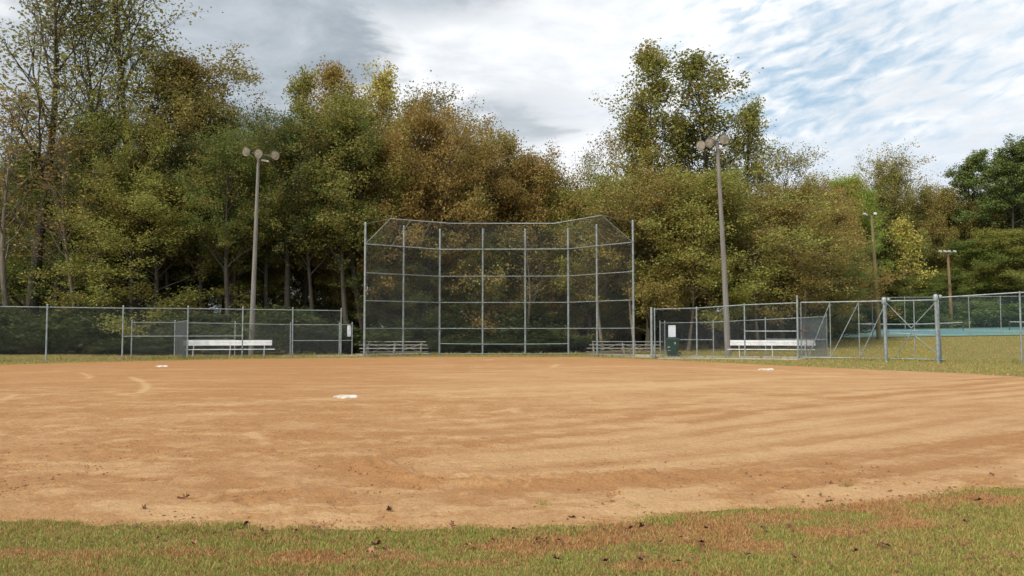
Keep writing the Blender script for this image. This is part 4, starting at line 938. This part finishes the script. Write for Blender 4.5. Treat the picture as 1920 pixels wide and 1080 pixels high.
# slim bare trunks standing by the court
for px, d_, top in ((1690, 117, 500), (1722, 117, 430)):
    tree('young', px, d_, top, 40, OLV, 'slim pale trunk with few leaves behind the rolling gate', 'slim trunks beyond the court', var=0)
# --- rows deep in the wood; nothing singles these out
def row(n, x0, x1, d0, d1, topf, kinds, cols, label, group, wd=(200, 300)):
    for i in range(n):
        px = x0 + (x1 - x0) * (i + .5 + tr_rs.uniform(-.3, .3)) / n; d_ = tr_rs.uniform(d0, d1)
        tree(kinds[i % len(kinds)], px, d_, topf(px) + tr_rs.uniform(-8, 22), tr_rs.uniform(*wd) * 64 / d_, cols[tr_rs.randint(len(cols))], label, group)
skyx = [-500, 0, 330, 370, 440, 500, 560, 600, 700, 780, 850, 930, 1000, 1100, 1180, 1240, 1400, 1470, 1530, 1600, 1700, 1760, 1850, 2300]
skyy = [280, 290, 280, 230, 225, 225, 215, 210, 215, 240, 265, 300, 318, 320, 325, 330, 335, 345, 355, 345, 330, 350, 320, 300]
sky_ = lambda px: float(np.interp(px, skyx, skyy))
row(13, -420, 640, 68, 76, lambda p: sky_(p) + 20, ['oval', 'high', 'broad'], [OLV, GRN, BRN, GLD], 'autumn tree in the second row of the left wood, mostly behind nearer crowns', 'second row of the left wood')
row(13, -450, 680, 80, 94, lambda p: sky_(p) + 60, ['oval', 'broad'], [GRN, OLV, GLD], 'tree deep in the left wood, seen only between nearer trees', 'deep left wood')
row(11, 640, 1540, 70, 77, lambda p: sky_(p) + 22, ['broad', 'oval'], [BRN, RST, OLV], 'autumn tree in the second row behind the backstop, mostly behind nearer crowns', 'second row behind the backstop')
row(11, 640, 1560, 82, 96, lambda p: sky_(p) + 60, ['broad', 'oval'], [OLV, BRN, GRN], 'tree deep in the wood behind the backstop, seen only between nearer trees', 'deep wood behind the backstop')
row(12, 1500, 2350, 124, 132, lambda p: sky_(p) + 30, ['broad', 'oval'], [OLV, GRN, BRN], 'tree in the second row beyond the tennis court', 'second row beyond the court', (220, 320))
row(12, 1400, 2350, 136, 150, lambda p: sky_(p) + 40, ['broad', 'oval'], [GRN, DGR, BRN], 'tree deep in the wood beyond the tennis court', 'deep wood beyond the court', (260, 360))
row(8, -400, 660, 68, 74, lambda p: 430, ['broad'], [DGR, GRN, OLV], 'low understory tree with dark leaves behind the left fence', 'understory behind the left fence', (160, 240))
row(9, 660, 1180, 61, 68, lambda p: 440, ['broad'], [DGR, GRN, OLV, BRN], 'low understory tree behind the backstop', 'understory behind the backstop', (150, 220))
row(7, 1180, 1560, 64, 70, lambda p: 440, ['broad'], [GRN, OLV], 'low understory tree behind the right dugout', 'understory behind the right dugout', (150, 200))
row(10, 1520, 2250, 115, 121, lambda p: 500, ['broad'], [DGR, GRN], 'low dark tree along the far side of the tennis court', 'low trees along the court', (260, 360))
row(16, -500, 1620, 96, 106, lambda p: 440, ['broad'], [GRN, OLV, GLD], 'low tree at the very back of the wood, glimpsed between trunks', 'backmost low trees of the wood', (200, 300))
def shrubs(n, x0, x1, d0, d1, t0, t1, cols, label, group):
    for i in range(n):
        px = x0 + (x1 - x0) * (i + .5 + tr_rs.uniform(-.4, .4)) / n; d_ = tr_rs.uniform(d0, d1)
        tree('shrub', px, d_, tr_rs.uniform(t0, t1), tr_rs.uniform(90, 200), cols[tr_rs.randint(len(cols))], label, group, name='shrub', cat='shrub')
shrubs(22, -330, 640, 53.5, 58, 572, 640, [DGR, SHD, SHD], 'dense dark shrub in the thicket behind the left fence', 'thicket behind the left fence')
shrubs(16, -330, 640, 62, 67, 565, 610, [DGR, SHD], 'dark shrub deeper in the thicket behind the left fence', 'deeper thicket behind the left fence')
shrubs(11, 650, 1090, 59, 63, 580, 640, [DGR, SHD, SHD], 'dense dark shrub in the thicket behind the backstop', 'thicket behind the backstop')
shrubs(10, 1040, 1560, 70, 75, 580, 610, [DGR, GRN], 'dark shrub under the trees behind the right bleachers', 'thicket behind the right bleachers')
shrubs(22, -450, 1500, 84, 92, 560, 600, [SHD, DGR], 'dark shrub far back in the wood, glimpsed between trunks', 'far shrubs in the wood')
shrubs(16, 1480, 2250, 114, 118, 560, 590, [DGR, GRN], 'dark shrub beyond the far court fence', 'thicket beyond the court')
